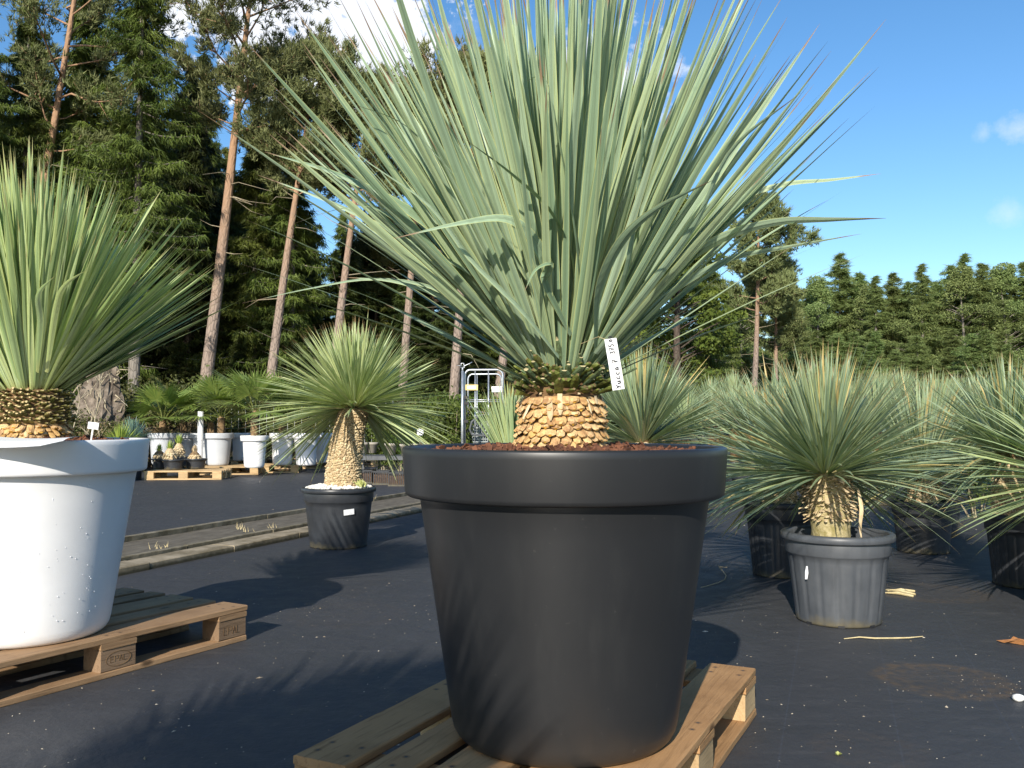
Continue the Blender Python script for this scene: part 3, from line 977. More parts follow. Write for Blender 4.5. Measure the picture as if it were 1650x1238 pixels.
def tub(name, label, mt, loc, R=.24, H=.36, rb=.19, flutes=22, rot=0.0, soil=None, group=None, notch=True, cat='plant tub', lipn=.03):
    t = thing(name, label, cat, loc, rot, group)
    mb = MB()
    # rolled rim
    lathe(mb, [(R - .022, H - .022), (R - .020, H - .004), (R - .012, H), (R + .004, H - .001), (R + .010, H - .007), (R + .011, H - lipn), (R + .008, H - lipn - .003), (R - .004, H - lipn - .002)], 96)
    mb.build('rim', mt, t, smooth=True)
    mb = MB()
    band = H - .085 * H / .36

    def fn(Rr, Z, T):
        q = np.clip((band - Z) / .02, 0, 1) * np.clip((Z - .02) / .03, 0, 1)
        w = np.maximum(0, np.cos(T * flutes)) ** 2
        return Rr - q * w * .0045, Z
    prof = [(R - .016, H - .01), (R - .008, H - lipn - .001), (R - .009, band + .006), (R - .012, band), (R - .020, band - .006)]
    for i in range(1, 13):
        q = i / 12
        prof.append((R - .020 + (rb - (R - .020)) * q, (band - .006) * (1 - q) + .012 * q))
    prof += [(rb - .002, .005), (rb - .008, .001), (rb - .02, .0), (.01, .001)]
    lathe(mb, prof, 220 if flutes else 96, fn if flutes else None)
    # inner wall
    lathe(mb, [(R - .022, H - .015), (R - .030, H - .06), (R - .04, H * .5)], 64)
    mb.build('body', mt, t, smooth=True)
    if notch:
        mb = MB()
        box(mb, rb - .012, rb + .0015, -.014, .014, .0015, .012)
        o_ = mb.build('drain_notch', m_rubber, t)
        o_.rotation_euler = (0, 0, .2)
        for k in range(1, 8):
            c_ = o_.copy()
            S.collection.objects.link(c_)
            c_.rotation_euler = (0, 0, k * PI / 4 + .2)
    if soil is not None:
        mb = MB()
        lathe(mb, [(.001, soil + .01), (R * .5, soil + .006), (R - .028, soil)], 48, fn=lambda Rr, Z, T: (Rr, Z + .006 * np.sin(T * 5) * np.cos(Rr * 40)))
        mb.build('soil', m_soil, t)
    return t


# ------------------------------------------------------------------ yuccas
def crown_arrays(n, rng, zc, stem_h, stem_r, thmax, thmin, L0, L1, W, droop, order=True, rollsd=.35, thpow=1.0, sidesd=.12, front=0.0):
    q = (np.arange(n) + .5) / n
    th = thmin + (thmax - thmin) * q ** thpow + rng.normal(0, .07, n)
    az = np.arange(n) * 2.39996 + rng.normal(0, .25, n)
    th = th * (1 - front * np.clip(-np.sin(az), 0, 1) ** 1.3)
    z = zc + stem_h * (1 - q) + rng.normal(0, .004, n)
    rr = stem_r * (.35 + .65 * q ** .5)
    base = np.stack([rr * np.cos(az), rr * np.sin(az), z], -1)
    Ln = L0 + (L1 - L0) * q + rng.normal(0, .075, n) * L0
    Ww = W * rng.uniform(.75, 1.15, n)
    bend = droop * (.35 + .65 * np.clip(np.sin(th), 0, 1)) * rng.uniform(.3, 1.7, n)
    roll = rng.normal(0, rollsd, n)
    side = rng.normal(0, sidesd, n)
    return base, th, az, Ln, Ww, bend, roll, side


# main plant -----------------------------------------------------------------
nrg = np.random.default_rng(11)
YB = Vector((BP.x - .004, BP.y, BP.z + .672))
yuc = thing('yucca', 'huge blue-green yucca with short scaly trunk growing in the large black planter', 'yucca', tuple(YB))
mb = MB()
lathe(mb, [(.098, -.03), (.100, .02), (.099, .07), (.096, .135), (.088, .18), (.07, .24), (.055, .28), (.02, .32)], 48)
mb.build('trunk', m_core, yuc, smooth=True)
mb = MB()


def rmain(z):
    return .101 + .004 * math.sin(z * 30)


scales(mb, rmain, .0, .156, 10, 27, .0225, .62, nrg, up=False, thick=.26, aspect=1.0, jit=.22, tipw=.26, loose=.55)
mb.build('lower_leaf_bases', m_stub, yuc)
mb = MB()
scales(mb, lambda z: .103, .135, .160, 2, 13, .011, .40, nrg, up=False, thick=.16, aspect=2.4, jit=.9, tipw=.2)
mb.build('frayed_leaf_bases', m_fibre, yuc)
mb = MB()
scales(mb, lambda z: .100 - (z - .15) * .2, .152, .215, 5, 26, .022, lambda z: 1.15 - (z - .15) * 7, nrg, up=True, thick=.30, aspect=1.35, jit=.5, tipw=.22)
mb.build('green_leaf_bases', m_stub_green, yuc)
# cut pale tips of shortened leaves
mb = MB()
scales(mb, lambda z: .099 - (z - .15) * .25, .168, .232, 6, 26, .0135, lambda z: 1.15 - (z - .16) * 9, nrg, up=True, thick=.22, aspect=2.9, jit=.8, tipw=.42)
mb.build('shortened_leaves', m_cutleaf, yuc)

mb = MB()
n = 430
a = crown_arrays(n, nrg, .195, .12, .066, .84, .0, .91, .90, .0235, .05, rollsd=.95, thpow=.72, front=.34, sidesd=.18)
leaves(mb, *a, m=14, bw=.42, fold=.28, peak=.42)
# lower, thinner, flatter leaves
n = 85
a = crown_arrays(n, nrg, .185, .04, .08, 1.18, .72, .90, .68, .018, .16, rollsd=.5, thpow=1.0, sidesd=.2, front=.45)
leaves(mb, *a, m=14, bw=.5, fold=.28)


def pl(*pts):
    """points given as picture column, row and depth, changed to the plant's own space"""
    return [P(px, py, d) - YB for px, py, d in pts]


heroes = [
    ([(890, 560, 2.15), (850, 450, 2.05), (790, 350, 1.98), (720, 270, 1.93), (650, 200, 1.9), (560, 165, 1.9)], .026, (1.0, 1.3)),
    ([(940, 560, 2.15), (930, 400, 2.0), (905, 250, 1.93), (880, 130, 1.9), (845, 132, 1.9)], .020, (1.1, 1.3)),
    ([(970, 560, 2.15), (1010, 430, 2.0), (1030, 290, 1.95), (1040, 150, 1.93), (1062, 30, 1.93)], .026, (1.0, 1.2)),
    ([(900, 575, 2.1), (840, 500, 2.0), (760, 420, 1.95), (690, 330, 1.92), (585, 255, 1.9), (525, 190, 1.9)], .028, (.7, 1.1)),
    ([(960, 570, 2.1), (1040, 470, 2.0), (1120, 360, 1.95), (1180, 240, 1.92), (1290, 150, 1.9)], .026, (.8, 1.2)),
    ([(935, 560, 2.18), (925, 430, 2.05), (890, 345, 1.93), (830, 285, 1.85), (750, 225, 1.80)], .034, (.9, 1.5)),
    ([(900, 560, 2.15), (885, 440, 2.02), (850, 375, 1.94), (810, 352, 1.90), (740, 360, 1.86), (632, 385, 1.84)], .036, (.1, .5)),
    ([(900, 570, 2.20), (800, 470, 2.15), (700, 405, 2.1), (610, 338, 2.1), (545, 338, 2.1), (470, 362, 2.1)], .030, (.8, 1.1)),
    ([(880, 580, 2.25), (780, 520, 2.3), (700, 465, 2.3), (600, 450, 2.3), (500, 465, 2.3), (390, 489, 2.3)], .014, (.3, .6)),
    ([(880, 580, 2.25), (800, 530, 2.2), (720, 482, 2.2), (640, 455, 2.2), (545, 446, 2.2)], .020, (.2, .5)),
    ([(985, 560, 2.2), (1070, 450, 2.15), (1160, 385, 2.1), (1250, 358, 2.1), (1340, 354, 2.1), (1428, 352, 2.1)], .030, (.9, 1.2)),
    ([(985, 560, 2.3), (1080, 440, 2.4), (1180, 330, 2.5), (1260, 298, 2.5), (1340, 290, 2.5), (1420, 280, 2.5)], .020, (0, .2)),
    ([(985, 570, 2.2), (1070, 480, 2.25), (1170, 420, 2.3), (1270, 398, 2.3), (1388, 377, 2.3)], .018, (.6, .9)),
    ([(960, 560, 2.1), (965, 470, 1.95), (1000, 390, 1.85), (1060, 335, 1.8), (1150, 290, 1.78)], .032, (.8, 1.3)),
    ([(880, 560, 2.2), (780, 440, 2.15), (660, 340, 2.1), (540, 280, 2.1), (427, 245, 2.1)], .030, (.2, .3)),
    ([(880, 570, 2.2), (760, 460, 2.2), (640, 380, 2.2), (530, 325, 2.2), (415, 282, 2.2)], .022, (.3, .4)),
    ([(920, 540, 2.1), (880, 460, 2.0), (882, 438, 1.97), (885, 425, 1.95), (862, 436, 1.93), (845, 470, 1.92)], .022, (.2, .8)),
]
for pts_, w_, tw in heroes:
    strap(mb, pl(*pts_), w_, twist=tw)
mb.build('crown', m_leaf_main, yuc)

# price tag hanging in the crown ------------------------------------------------
TAGD = 1.93
tc_ = P(990, 587, TAGD)
tagw, tagh = .0265, .113
tg = thing('plant_tag', 'narrow white tag with handwritten name and price hanging beside the large yucca', 'plant tag', tuple(tc_), (math.radians(-3), math.radians(-8.5), math.radians(4)))
mb = MB()
v = []
for i in range(9):
    z = -tagh / 2 + tagh * i / 8
    y = .003 * math.cos((i - 4) / 4 * 1.2)
    v += [(-tagw / 2, -y, z), (tagw / 2, -y, z), (-tagw / 2, -y + .0006, z), (tagw / 2, -y + .0006, z)]
f = []
for i in range(8):
    b = i * 4
    f += [[b, b + 1, b + 5, b + 4], [b + 3, b + 2, b + 6, b + 7], [b + 1, b + 3, b + 7, b + 5], [b + 2, b, b + 4, b + 6]]
f += [[0, 2, 3, 1], [32, 33, 35, 34]]
mb.add(v, f)
mb.build('tag_strip', m_paper, tg)
GL = {'Y': [[(0, 1), (.28, .5)], [(.6, 1), (.28, .5), (.1, 0)]],
      'u': [[(.05, .62), (.06, .15), (.2, 0), (.4, .1), (.5, .62)], [(.5, .62), (.5, .1), (.58, 0)]],
      'c': [[(.5, .55), (.25, .62), (.05, .4), (.08, .1), (.3, 0), (.52, .08)]],
      'a': [[(.48, .5), (.22, .62), (.05, .3), (.15, .02), (.38, .12), (.48, .55), (.5, .1), (.6, 0)]],
      '7': [[(.0, .92), (.55, 1), (.2, 0)], [(.08, .5), (.5, .52)]],
      '3': [[(.05, .95), (.4, 1), (.45, .75), (.2, .55), (.5, .45), (.5, .12), (.2, 0), (0, .1)]],
      '5': [[(.5, 1), (.1, .98), (.06, .58), (.35, .6), (.5, .35), (.35, .03), (0, .06)]],
      ',': [[(.1, .08), (.03, -.15)]],
      '0': [[(.28, .85), (.05, .6), (.06, .15), (.28, 0), (.48, .2), (.47, .65), (.28, .85)]]}


def write(mb_, s, u0, h, adv, cross, r=.00115):
    """handwriting that runs up the tag"""
    u = u0
    for ch in s:
        if ch == ' ':
            u += adv * .7
            continue
        for st in GL[ch]:
            pts_ = []
            for (x, y) in st:
                zz_ = u + x * adv * 1.05
                yy_ = -.0048 * math.cos((zz_) / (tagh / 2) * 1.2) + .0010
                pts_.append((cross + .5 * h - y * h, yy_ - .0008, zz_))
            tube(mb_, pts_, r, 5)
        u += adv * (.5 if ch == ',' else .95 if ch != 'Y' else .9)


mb = MB()
write(mb, 'Yucca', -.053, .0115, .0105, .001)
write(mb, '7', .002, .0115, .0115, .001)
write(mb, '375', .0225, .0115, .0085, -.001)
write(mb, ',00', .046, .0085, .0078, -.001)
mb.build('handwriting', m_ink, tg)
mb = MB()
tube(mb, [(-.004, 0, tagh / 2 - .004), (-.02, .03, tagh / 2 + .012), (-.05, .10, tagh / 2 + .01)], .0007, 5)
mb.build('tie', m_straw, tg)

# white planter's plant ------------------------------------------------------------
YW = Vector((WP.x, WP.y, WP.z + .675))
yw = thing('yucca', 'dense bright green yucca with thick scaly trunk growing in the large white planter', 'yucca', tuple(YW))
mb = MB()
lathe(mb, [(.118, -.03), (.120, .05), (.118, .12), (.105, .19), (.08, .24), (.02, .27)], 48)
mb.build('trunk', m_core, yw, smooth=True)
mb = MB()
scales(mb, lambda z: .120, .0, .085, 7, 34, .022, .65, nrg, up=False, thick=.26, aspect=1.35, jit=.5)
mb.build('lower_leaf_bases', m_stub, yw)
mb = MB()
scales(mb, lambda z: .120 - max(0, z - .13) * .3, .075, .20, 10, 36, .018, lambda z: 1.25, nrg, up=True, thick=.25, aspect=1.6, jit=.4, tipw=.25)
mb.build('green_leaf_bases', m_stub_olive, yw)
mb = MB()
n = 800
a = crown_arrays(n, nrg, .19, .09, .09, 1.02, .0, .74, .66, .024, .03, rollsd=.4, thpow=.62, sidesd=.08, front=.4)
leaves(mb, *a, m=10, bw=.5, fold=.25)
for pts_, w_, tw in (([(60, 600, 3.1), (65, 520, 2.9), (62, 475, 2.8), (88, 445, 2.75)], .022, (.4, 1.0)),
                     ([(75, 600, 3.1), (90, 500, 2.95), (105, 460, 2.85), (140, 435, 2.8)], .022, (.5, 1.2))):
    strap(mb, [P(*p) - YW for p in pts_], w_, twist=tw)
mb.build('crown', m_leaf_white, yw)

# plant outside the left edge whose shadow falls into the picture
OP = Vector((-1.28, -.38, .1445))
big_planter('black_planter', 'dark planter just beyond the left edge of the view', m_black, tuple(OP))
c = dup(yw, 'big yucca beyond the left edge whose crown shades the fabric', (OP.x, OP.y, OP.z + .672), 2.0, (1.25, 1.25, 1.12))
del c
c = dup(yw, 'unseen second yucca added beyond the left edge to thicken the shadow', (OP.x + .12, OP.y + .10, OP.z + .60), .7, (1.1, 1.1, 1.0))  # extra crown added out of view to close gaps in the cast shadow
c = dup(yw, 'unseen third yucca added beyond the left edge to make the shadow denser', (OP.x - .08, OP.y - .12, OP.z + .64), 3.1, (1.2, 1.2, 1.1))  # another unseen crown, added only to make that shadow more solid
mulch('bark_mulch', 'bark chips in the planter beyond the left edge', (OP.x, OP.y, OP.z + .668), .366, 7, n=200)


# generic potted yuccas --------------------------------------------------------------
def potted_yucca(name, label, loc, trunk, r0, n, thmax, L0, L1, W, droop, mt_leaf, rot=0.0, seed=0, group=None, lean=(0, 0), bulge=0.0, base_mt=None, thpow=.8, m=8, rollsd=.4, stem=.06, ruff=False, scal=True, sc=.016, thmin=0.0, front=.3):
    r = np.random.default_rng(seed)
    t = thing(name, label, 'yucca', loc, rot, group)

    def cxf(z):
        q = z / max(trunk, .01)
        return (lean[0] * q * q, lean[1] * q * q)

    def rf(z):
        q = min(max(z / max(trunk, .01), 0), 1)
        return r0 * (1.12 - .25 * q) + bulge * math.sin(min(1, max(0, (q - .25) / .75)) * PI * .75)
    mb_ = MB()
    zz_ = np.linspace(-.02, trunk + .02, 16)
    v = []
    for z in zz_:
        ox, oy = cxf(max(z, 0))
        for j in range(28):
            th_ = 2 * PI * j / 28
            q = rf(z) * (.97 + .03 * math.sin(th_ * 3 + z * 30))
            v.append((ox + q * math.cos(th_), oy + q * math.sin(th_), z))
    mb_.add(v, [[i * 28 + j, i * 28 + (j + 1) % 28, (i + 1) * 28 + (j + 1) % 28, (i + 1) * 28 + j] for i in range(15) for j in range(28)])
    mb_.build('trunk', base_mt or m_core, t, smooth=True)
    if scal:
        mb_ = MB()
        z0 = trunk * (.38 if ruff else .0)
        rows = max(4, int((trunk - z0) / (sc * (.5 if ruff else .62))))
        per = max(10, int(2 * PI * r0 * 1.1 / (sc * .80)))
        if ruff:
            scales(mb_, rf, z0, trunk, rows, per, sc * .62, lambda z: 1.15, r, up=False, thick=.25, aspect=1.35, cx=cxf, jit=.9, tipw=.15)
        else:
            scales(mb_, rf, z0, trunk, rows, per, sc, lambda z: .42, r, up=False, thick=.42, aspect=.95, cx=cxf, tipw=.25)
        mb_.build('leaf_bases', m_stub_straw, t)
    mb_ = MB()
    a_ = list(crown_arrays(n, r, trunk - .01, stem, r0 * .8, thmax, thmin, L0, L1, W, droop, rollsd=rollsd, thpow=thpow, front=front))
    ox, oy = cxf(trunk)
    a_[0] = a_[0] + np.array([ox, oy, 0])
    leaves(mb_, *a_, m=m, bw=.55, fold=.25)
    mb_.build('crown', mt_leaf, t)
    return t


# small black tub with pebbles, middle distance
c = G(546, 886)
MP = Vector((P(546, 800, 6.58).x, 6.58, 0))
t = tub('plant_tub', 'black tub topped with white pebbles standing just before the kerb', m_tub_dark, tuple(MP), R=.262, H=.435, rb=.205, flutes=0, soil=.40)
mb = MB()
box(mb, -.038, .038, -.0012, .0012, -.02, .02)
lb = mb.build('label_sticker', m_paper, t)
lb.location = (.115, -.216, .27)
lb.rotation_euler = (math.radians(7), math.radians(-5), math.radians(26))
mb = MB()
for i in range(900):
    q = .238 * math.sqrt(nrg.uniform(0, 1))
    a = nrg.uniform(0, 2 * PI)
    s = nrg.uniform(.007, .014)
    v0 = np.array([q * math.cos(a), q * math.sin(a), .022 * (1 - (q / .24) ** 2) + nrg.uniform(0, .012)])
    oc = np.array([(1, 0, 0), (0, 1, 0), (-1, 0, 0), (0, -1, 0), (0, 0, .8), (0, 0, -.8)]) * s * nrg.uniform(.7, 1.2, (6, 1))
    mb.add(v0 + oc, [[0, 1, 4], [1, 2, 4], [2, 3, 4], [3, 0, 4], [1, 0, 5], [2, 1, 5], [3, 2, 5], [0, 3, 5]])
tag(mb.build('white_pebbles', m_pebble, loc=(MP.x, MP.y, .425)), 'white pebbles covering the soil of the black tub before the kerb', None, kind='stuff')
potted_yucca('yucca', 'mop-headed pale green yucca with tall straw-coloured trunk growing among white pebbles', (MP.x + .03, MP.y, .43), .59, .112, 820, 2.3, .56, .78, .0195, .20,
             m_leaf_mid, seed=21, lean=(.08, 0), thpow=.85, m=9, stem=.07, sc=.022)
mb = MB()
r2 = np.random.default_rng(9)
for i in range(60):
    a, q = r2.uniform(0, 6.28), r2.uniform(0, .035)
    b = np.array([.19 + q * math.cos(a), -.12 + q * math.sin(a), .0])
    d = np.array([r2.normal(0, .3), r2.normal(0, .3), 1]) * r2.uniform(.02, .06)
    mb.add([b, b + d * .6 + (.006, 0, 0), b + d, b + d * .6 - (.006, 0, 0)], [[0, 1, 2, 3]])
tag(mb.build('weed', m_grassy, loc=(MP.x, MP.y, .44)), 'small green weed growing at the edge of the white pebbles', 'weed')

# right hand grey tub and its plant
RP = Vector((P(1349, 880, 4.12).x, 4.12, 0))
t = tub('plant_tub', 'scuffed dark grey fluted tub standing nearest on the right', m_tub, tuple(RP), R=.240, H=.405, rb=.187, flutes=17, soil=.33, rot=.3)
mb = MB()
mb.add([(-.006, 0, -.03), (.006, 0, -.028), (.010, 0, 0), (.004, 0, .03), (-.004, 0, .028), (-.008, 0, .002)], [[0, 1, 2, 3, 4, 5]])
lb = mb.build('torn_label', m_paper, t)
a = math.radians(-146.5) - .3
lb.location = (.2195 * math.cos(a), .2195 * math.sin(a), .235)
lb.rotation_euler = (math.radians(-6), 0, a + PI / 2)
potted_yucca('yucca', 'rounded blue-green yucca on a shaggy waisted trunk growing in the nearest grey tub', (RP.x - .03, RP.y, .335), .335, .083, 820, 2.1, .52, .58, .0155, .20,
             m_leaf_right, seed=31, bulge=.022, base_mt=m_core_mossy, ruff=True, lean=(-.02, 0), thpow=.85, m=8, sc=.026)
mb = MB()
strap(mb, [P(1383, 790, 4.0), P(1388, 820, 3.97), P(1386, 850, 3.96), P(1390, 878, 3.97)], .018, facing=(0, -1, 0))
o = mb.build('withered_leaf', m_fibre)
tag(o, 'withered brown leaf hanging down into the nearest grey tub', 'dead leaf')

# others close by
p = P(1258, 870, 5.35)
tub('plant_tub', 'black tub standing behind the nearest grey tub', m_tub_dark, (p.x, p.y, 0), R=.215, H=.44, rb=.165, flutes=24, soil=.38)
potted_yucca('yucca', 'yucca with drooping yellow-green leaves growing behind the nearest grey tub', (p.x, p.y, .38), .22, .085, 420, 2.25, .62, .62, .018, .25,
             m_leaf_right, seed=41, base_mt=m_core_mossy, sc=.026, m=8)
p = P(1034, 705, 5.6)
tub('plant_tub', 'black tub hidden behind the large black planter', m_tub_dark, (p.x, p.y, 0), R=.22, H=.36, rb=.17, flutes=0, soil=.32)
potted_yucca('yucca', 'yucca with yellowing tips fanning out right behind the large black planter', (p.x, p.y, .32), .47, .08, 460, 1.75, .56, .56, .017, .12,
             m_leaf_right, seed=43, sc=.026, m=8)
p = P(826, 742, 5.2)
tub('plant_tub', 'black tub behind the left of the large black planter', m_tub_dark, (p.x, p.y, 0), R=.20, H=.34, rb=.16, flutes=0, soil=.30)
potted_yucca('yucca', 'upright pale green yucca tuft showing left of the scaly trunk', (p.x, p.y, .30), .37, .05, 160, .62, .46, .42, .018, .06,
             m_leaf_pale, seed=47, scal=False, m=7, stem=.03)
p = P(1655, 880, 5.0)
tub('plant_tub', 'black tub at the right edge below a leaning yucca', m_tub_dark, (p.x, p.y, 0), R=.22, H=.40, rb=.175, flutes=24, soil=.36)
potted_yucca('yucca', 'tall blue-green yucca rising at the right edge', (p.x - .08, p.y, .36), .36, .085, 460, 2.15, .50, .58, .018, .22,
             m_leaf_right, seed=53, sc=.026, m=8)
p = P(1760, 880, 4.15)
tub('plant_tub', 'black tub cut off by the right edge nearest the viewer', m_tub_dark, (p.x, p.y, 0), R=.22, H=.38, rb=.175, flutes=24, soil=.34)
potted_yucca('yucca', 'yucca reaching in from the right edge with spiky yellow-green leaves', (p.x, p.y, .34), .28, .085, 380, 2.1, .62, .62, .018, .2,
             m_leaf_pale, seed=59, sc=.026, m=8)
p = P(1487, 860, 6.3)
tub('plant_tub', 'black tub in the gap between the two right-hand yuccas', m_tub_dark, (p.x, p.y, 0), R=.21, H=.36, rb=.17, flutes=0, soil=.32)
potted_yucca('yucca', 'low shaded yucca filling the gap between the two right-hand yuccas', (p.x, p.y, .32), .20, .085, 420, 2.1, .66, .62, .018, .25,
             m_leaf_right, seed=61, sc=.026, m=8)

# rows of yuccas on the right ------------------------------------------------------------
protos, tubs_ = [], []
for k in range(4):
    protos.append(potted_yucca('yucca', 'grey-green potted yucca standing in the rows towards the trees', (0, -40 - k, 0), (.55, .8, .5, .7)[k], .08, 330, (1.55, 1.7, 1.9, 1.5)[k], .62, .60, .024, .14,
                               m_leaf_field, seed=70 + k, m=5, scal=False, thpow=.8, group='potted yuccas in rows on the right'))
tubp = tub('plant_tub', 'black tub under a yucca in the rows on the right', m_tub_dark, (0, -50, 0), R=.22, H=.36, rb=.17, flutes=0, soil=.32, notch=False, group='tubs in the rows on the right')
first = [True] * 4
ftub = True
rr = random.Random(12)
cells = []
y = 7.3
row = 0
while y < 21:
    x = .15 * y + (.35 if row % 2 else 0)
    while x < .60 * y + 1.2:
        cells.append((x + rr.uniform(-.15, .15), y + rr.uniform(-.2, .2)))
        x += 1.02 + .03 * y
    y += 1.35
    row += 1
for i, (x, y) in enumerate(cells):
    if y < 8.2 and x < 1.6:
        continue
    k = rr.randrange(4)
    top = {0: 1.17, 1: 1.42, 2: 1.12, 3: 1.32}[k]
    want = .9 + (83 / 1430.0) * y - .36 + rr.uniform(-.42, .12)
    sc_ = max(.62, min(1.35, want / top))
    lab = 'grey-green potted yucca standing in the rows towards the trees'
    if first[k]:
        o = protos[k]
        first[k] = False
        o.location = (x, y, .33)
        o.rotation_euler = (0, 0, rr.uniform(0, 6.28))
        o.scale = (sc_,) * 3
    else:
        dup(protos[k], lab, (x, y, .33), rr.uniform(0, 6.28), sc_)
    if y < 13:
        if ftub:
            tubp.location = (x, y, 0)
            ftub = False
        else:
            dup(tubp, 'black tub under a yucca in the rows on the right', (x, y, 0), rr.uniform(0, 6.28))


# ------------------------------------------------------------------ pallets
def pallet(name, label, loc, ang, mt_board, mt_block, group=None, marks=False, seed=0, scale=1.0):
    """1.2 m along x, 0.8 m along y, origin at the corner x=0,y=0"""
    t = thing(name, label, 'pallet', loc, ang, group)
    r = random.Random(seed)
    ys = [(0, .145), (.1875, .2875), (.3275, .4725), (.5125, .6125), (.655, .80)]
    for i, (a_, b_) in enumerate(ys):
        mb_ = MB()
        e = r.uniform(-.004, .004)
        bevel_box(mb_, 0 + e, 1.2 + e, a_, b_, .1222, .144, b=.003, seed=i + seed, jit=.0012, nx=12)
        mb_.build('deck_board', mt_board, t)
    for x in (0, .5275, 1.055):
        mb_ = MB()
        v_ = MB()
        bevel_box(v_, 0, .8, 0, .145, 0, .021, b=.0025, seed=seed + 5)
        vv_ = np.concatenate(v_.v)
        vv_ = np.stack([vv_[:, 1] + x, .8 - vv_[:, 0], vv_[:, 2] + .1005], -1)
        mb_.v, mb_.f, mb_.uv, mb_.n = [vv_], v_.f, v_.uv, len(vv_)
        mb_.build('stringer_board', mt_board, t)
        for (a_, b_) in ((0.003, .100), (.3503, .4497), (.70, .797)):
            mb_ = MB()
            bevel_box(mb_, x + .002, x + .143, a_, b_, .0225, .0998, b=.003, seed=seed + 9, jit=.001)
            mb_.build('block', mt_block, t)
    for (a_, b_) in ((0, .1), (.35, .45), (.70, .80)):
        mb_ = MB()
        bevel_box(mb_, 0, 1.2, a_, b_, 0, .0220, b=.003, seed=seed + 3, jit=.001, nx=8)
        mb_.build('bottom_board', mt_board, t)
    return t


# near pallet: far right corner, long side running towards the viewer
ang = math.radians(26.6)
cF = G(1218, 1077, .144)
u = Vector((math.sin(ang), math.cos(ang), 0))         # away from the viewer
# local +x = -u (towards the viewer), local +y = left-back; put origin at the far right corner
rotz = math.atan2(-u.y, -u.x)
# y axis of that frame is rot(+90) of x: (-u)x -> (u.y, -u.x): points right; shift the origin instead
vR = Vector((u.y, -u.x, 0))
org = Vector((cF.x, cF.y, 0)) - vR * .8
pallet('pallet', 'light brown wooden pallet under the large black planter', tuple(org), rotz, m_wood, m_wood_end, seed=2)
# left pallet
ang2 = math.radians(30.2)
cL = G(397, 1031.7)
u2 = Vector((math.sin(ang2), math.cos(ang2), 0))
v2 = Vector((u2.y, -u2.x, 0))
org2 = Vector((cL.x, cL.y, 0)) - v2 * .8
pal2 = pallet('pallet', 'weathered grey-brown wooden pallet under the large white planter', tuple(org2), math.atan2(-u2.y, -u2.x), m_wood_grey, m_wood_blockgrey, seed=4)
# branded marks on two blocks of the left pallet (faces on local +y side, y=.797)
mb = MB()


def seg_text(mb_, s, x0, z0, w, h, y, r=.0011):
    G2 = {'E': [[(1, 1), (0, 1), (0, 0), (1, 0)], [(0, .5), (.8, .5)]], 'P': [[(0, 0), (0, 1), (1, 1), (1, .5), (0, .5)]],
          'A': [[(0, 0), (.5, 1), (1, 0)], [(.2, .4), (.8, .4)]], 'L': [[(0, 1), (0, 0), (1, 0)]], 'U': [[(0, 1), (0, 0), (1, 0), (1, 1)]],
          'R': [[(0, 0), (0, 1), (1, 1), (1, .5), (0, .5), (1, 0)]]}
    for i, ch in enumerate(s):
        for st in G2[ch]:
            tube(mb_, [(x0 - (i * 1.35 + x) * w, y, z0 + z * h) for x, z in st], r, 4)


seg_text(mb, 'EPAL', .120, .042, .017, .030, .7975)
mb.add(*[[(0, 0, 0)], [[0, 0, 0]]]) if False else None
k_ = 28
tube(mb, [(.6 - .050 * math.cos(2 * PI * i / k_), .7975, .061 + .026 * math.sin(2 * PI * i / k_)) for i in range(k_ + 1)], .001, 4)
seg_text(mb, 'EPAL', .634, .052, .013, .020, .7975, r=.0009)
mb.build('branded_marks', m_core, pal2)

# far pallets
for i, (px, py, an, lab) in enumerate(((232, 774, 6, 'small pale pallet farthest left beyond the kerb'), (302, 766, 8, 'empty pallet lying before the black bowls'), (372, 763, 8, 'empty pallet right of the bowls before the grey pots'),
                                       (440, 756, 3, 'pallet carrying the first two white pots'), (515, 753, 3, 'pallet carrying the white pots right beside the yellow trunk'),
                                       (330, 752, 6, 'pallet carrying the pale grey pots'), (398, 750, 6, 'pallet set behind under the first white pot'))):
    p = G(px, py)
    o = pallet('pallet', lab, (p.x, p.y, 0), math.radians(an), m_wood_end, m_wood_end, seed=10 + i, group='pallets along the far side of the yard')


# ------------------------------------------------------------------ far pots, palms, bowls
def simple_pot(name, label, mt, loc, R, H, group):
    return big_planter(name, label, mt, loc, R, H)


pots = [  # px centre, rim width px, base row, depth, material, label
    (263, 46, 16.6, m_grey, 'pale grey pot farthest left in the far row'),
    (300, 38, 17.2, m_grey, 'pale grey pot half hidden behind the small sprouting trunks'),
    (333, 48, 17.0, m_grey, 'shaded pale grey pot second from left among the visible palms'),
    (352, 50, 16.2, m_grey, 'pale grey pot with the fullest palm'),
    (388, 24, 18.2, m_white, 'white wrapped pot in the shade behind the first white pot'),
    (411, 45, 15.3, m_white, 'first bright white pot from the left in the far row'),
    (456, 42, 16.4, m_white, 'second bright white pot from the left in the far row'),
    (494, 44, 16.2, m_white, 'third bright white pot from the left in the far row'),
    (522, 32, 17.2, m_white, 'bright white pot half hidden by the straw-coloured trunk'),
]
for px, w_, Y, mt_, lab in pots:
    R_ = w_ / 2 / F * Y
    R_ = max(R_, .2)
    x = (px - 825) / F * Y
    H_ = R_ * 1.72
    zb = .0
    # rims line up about 14 px under the horizon
    zt = CAMH - (15 if Y > 16 else 19) / F * Y
    zb = .1445
    o = simple_pot('flower_pot', lab, mt_, (x, Y, zb), R_, zt - zb, None)
    o['category'] = 'flower pot'
    o['group'] = 'pots in the far row'


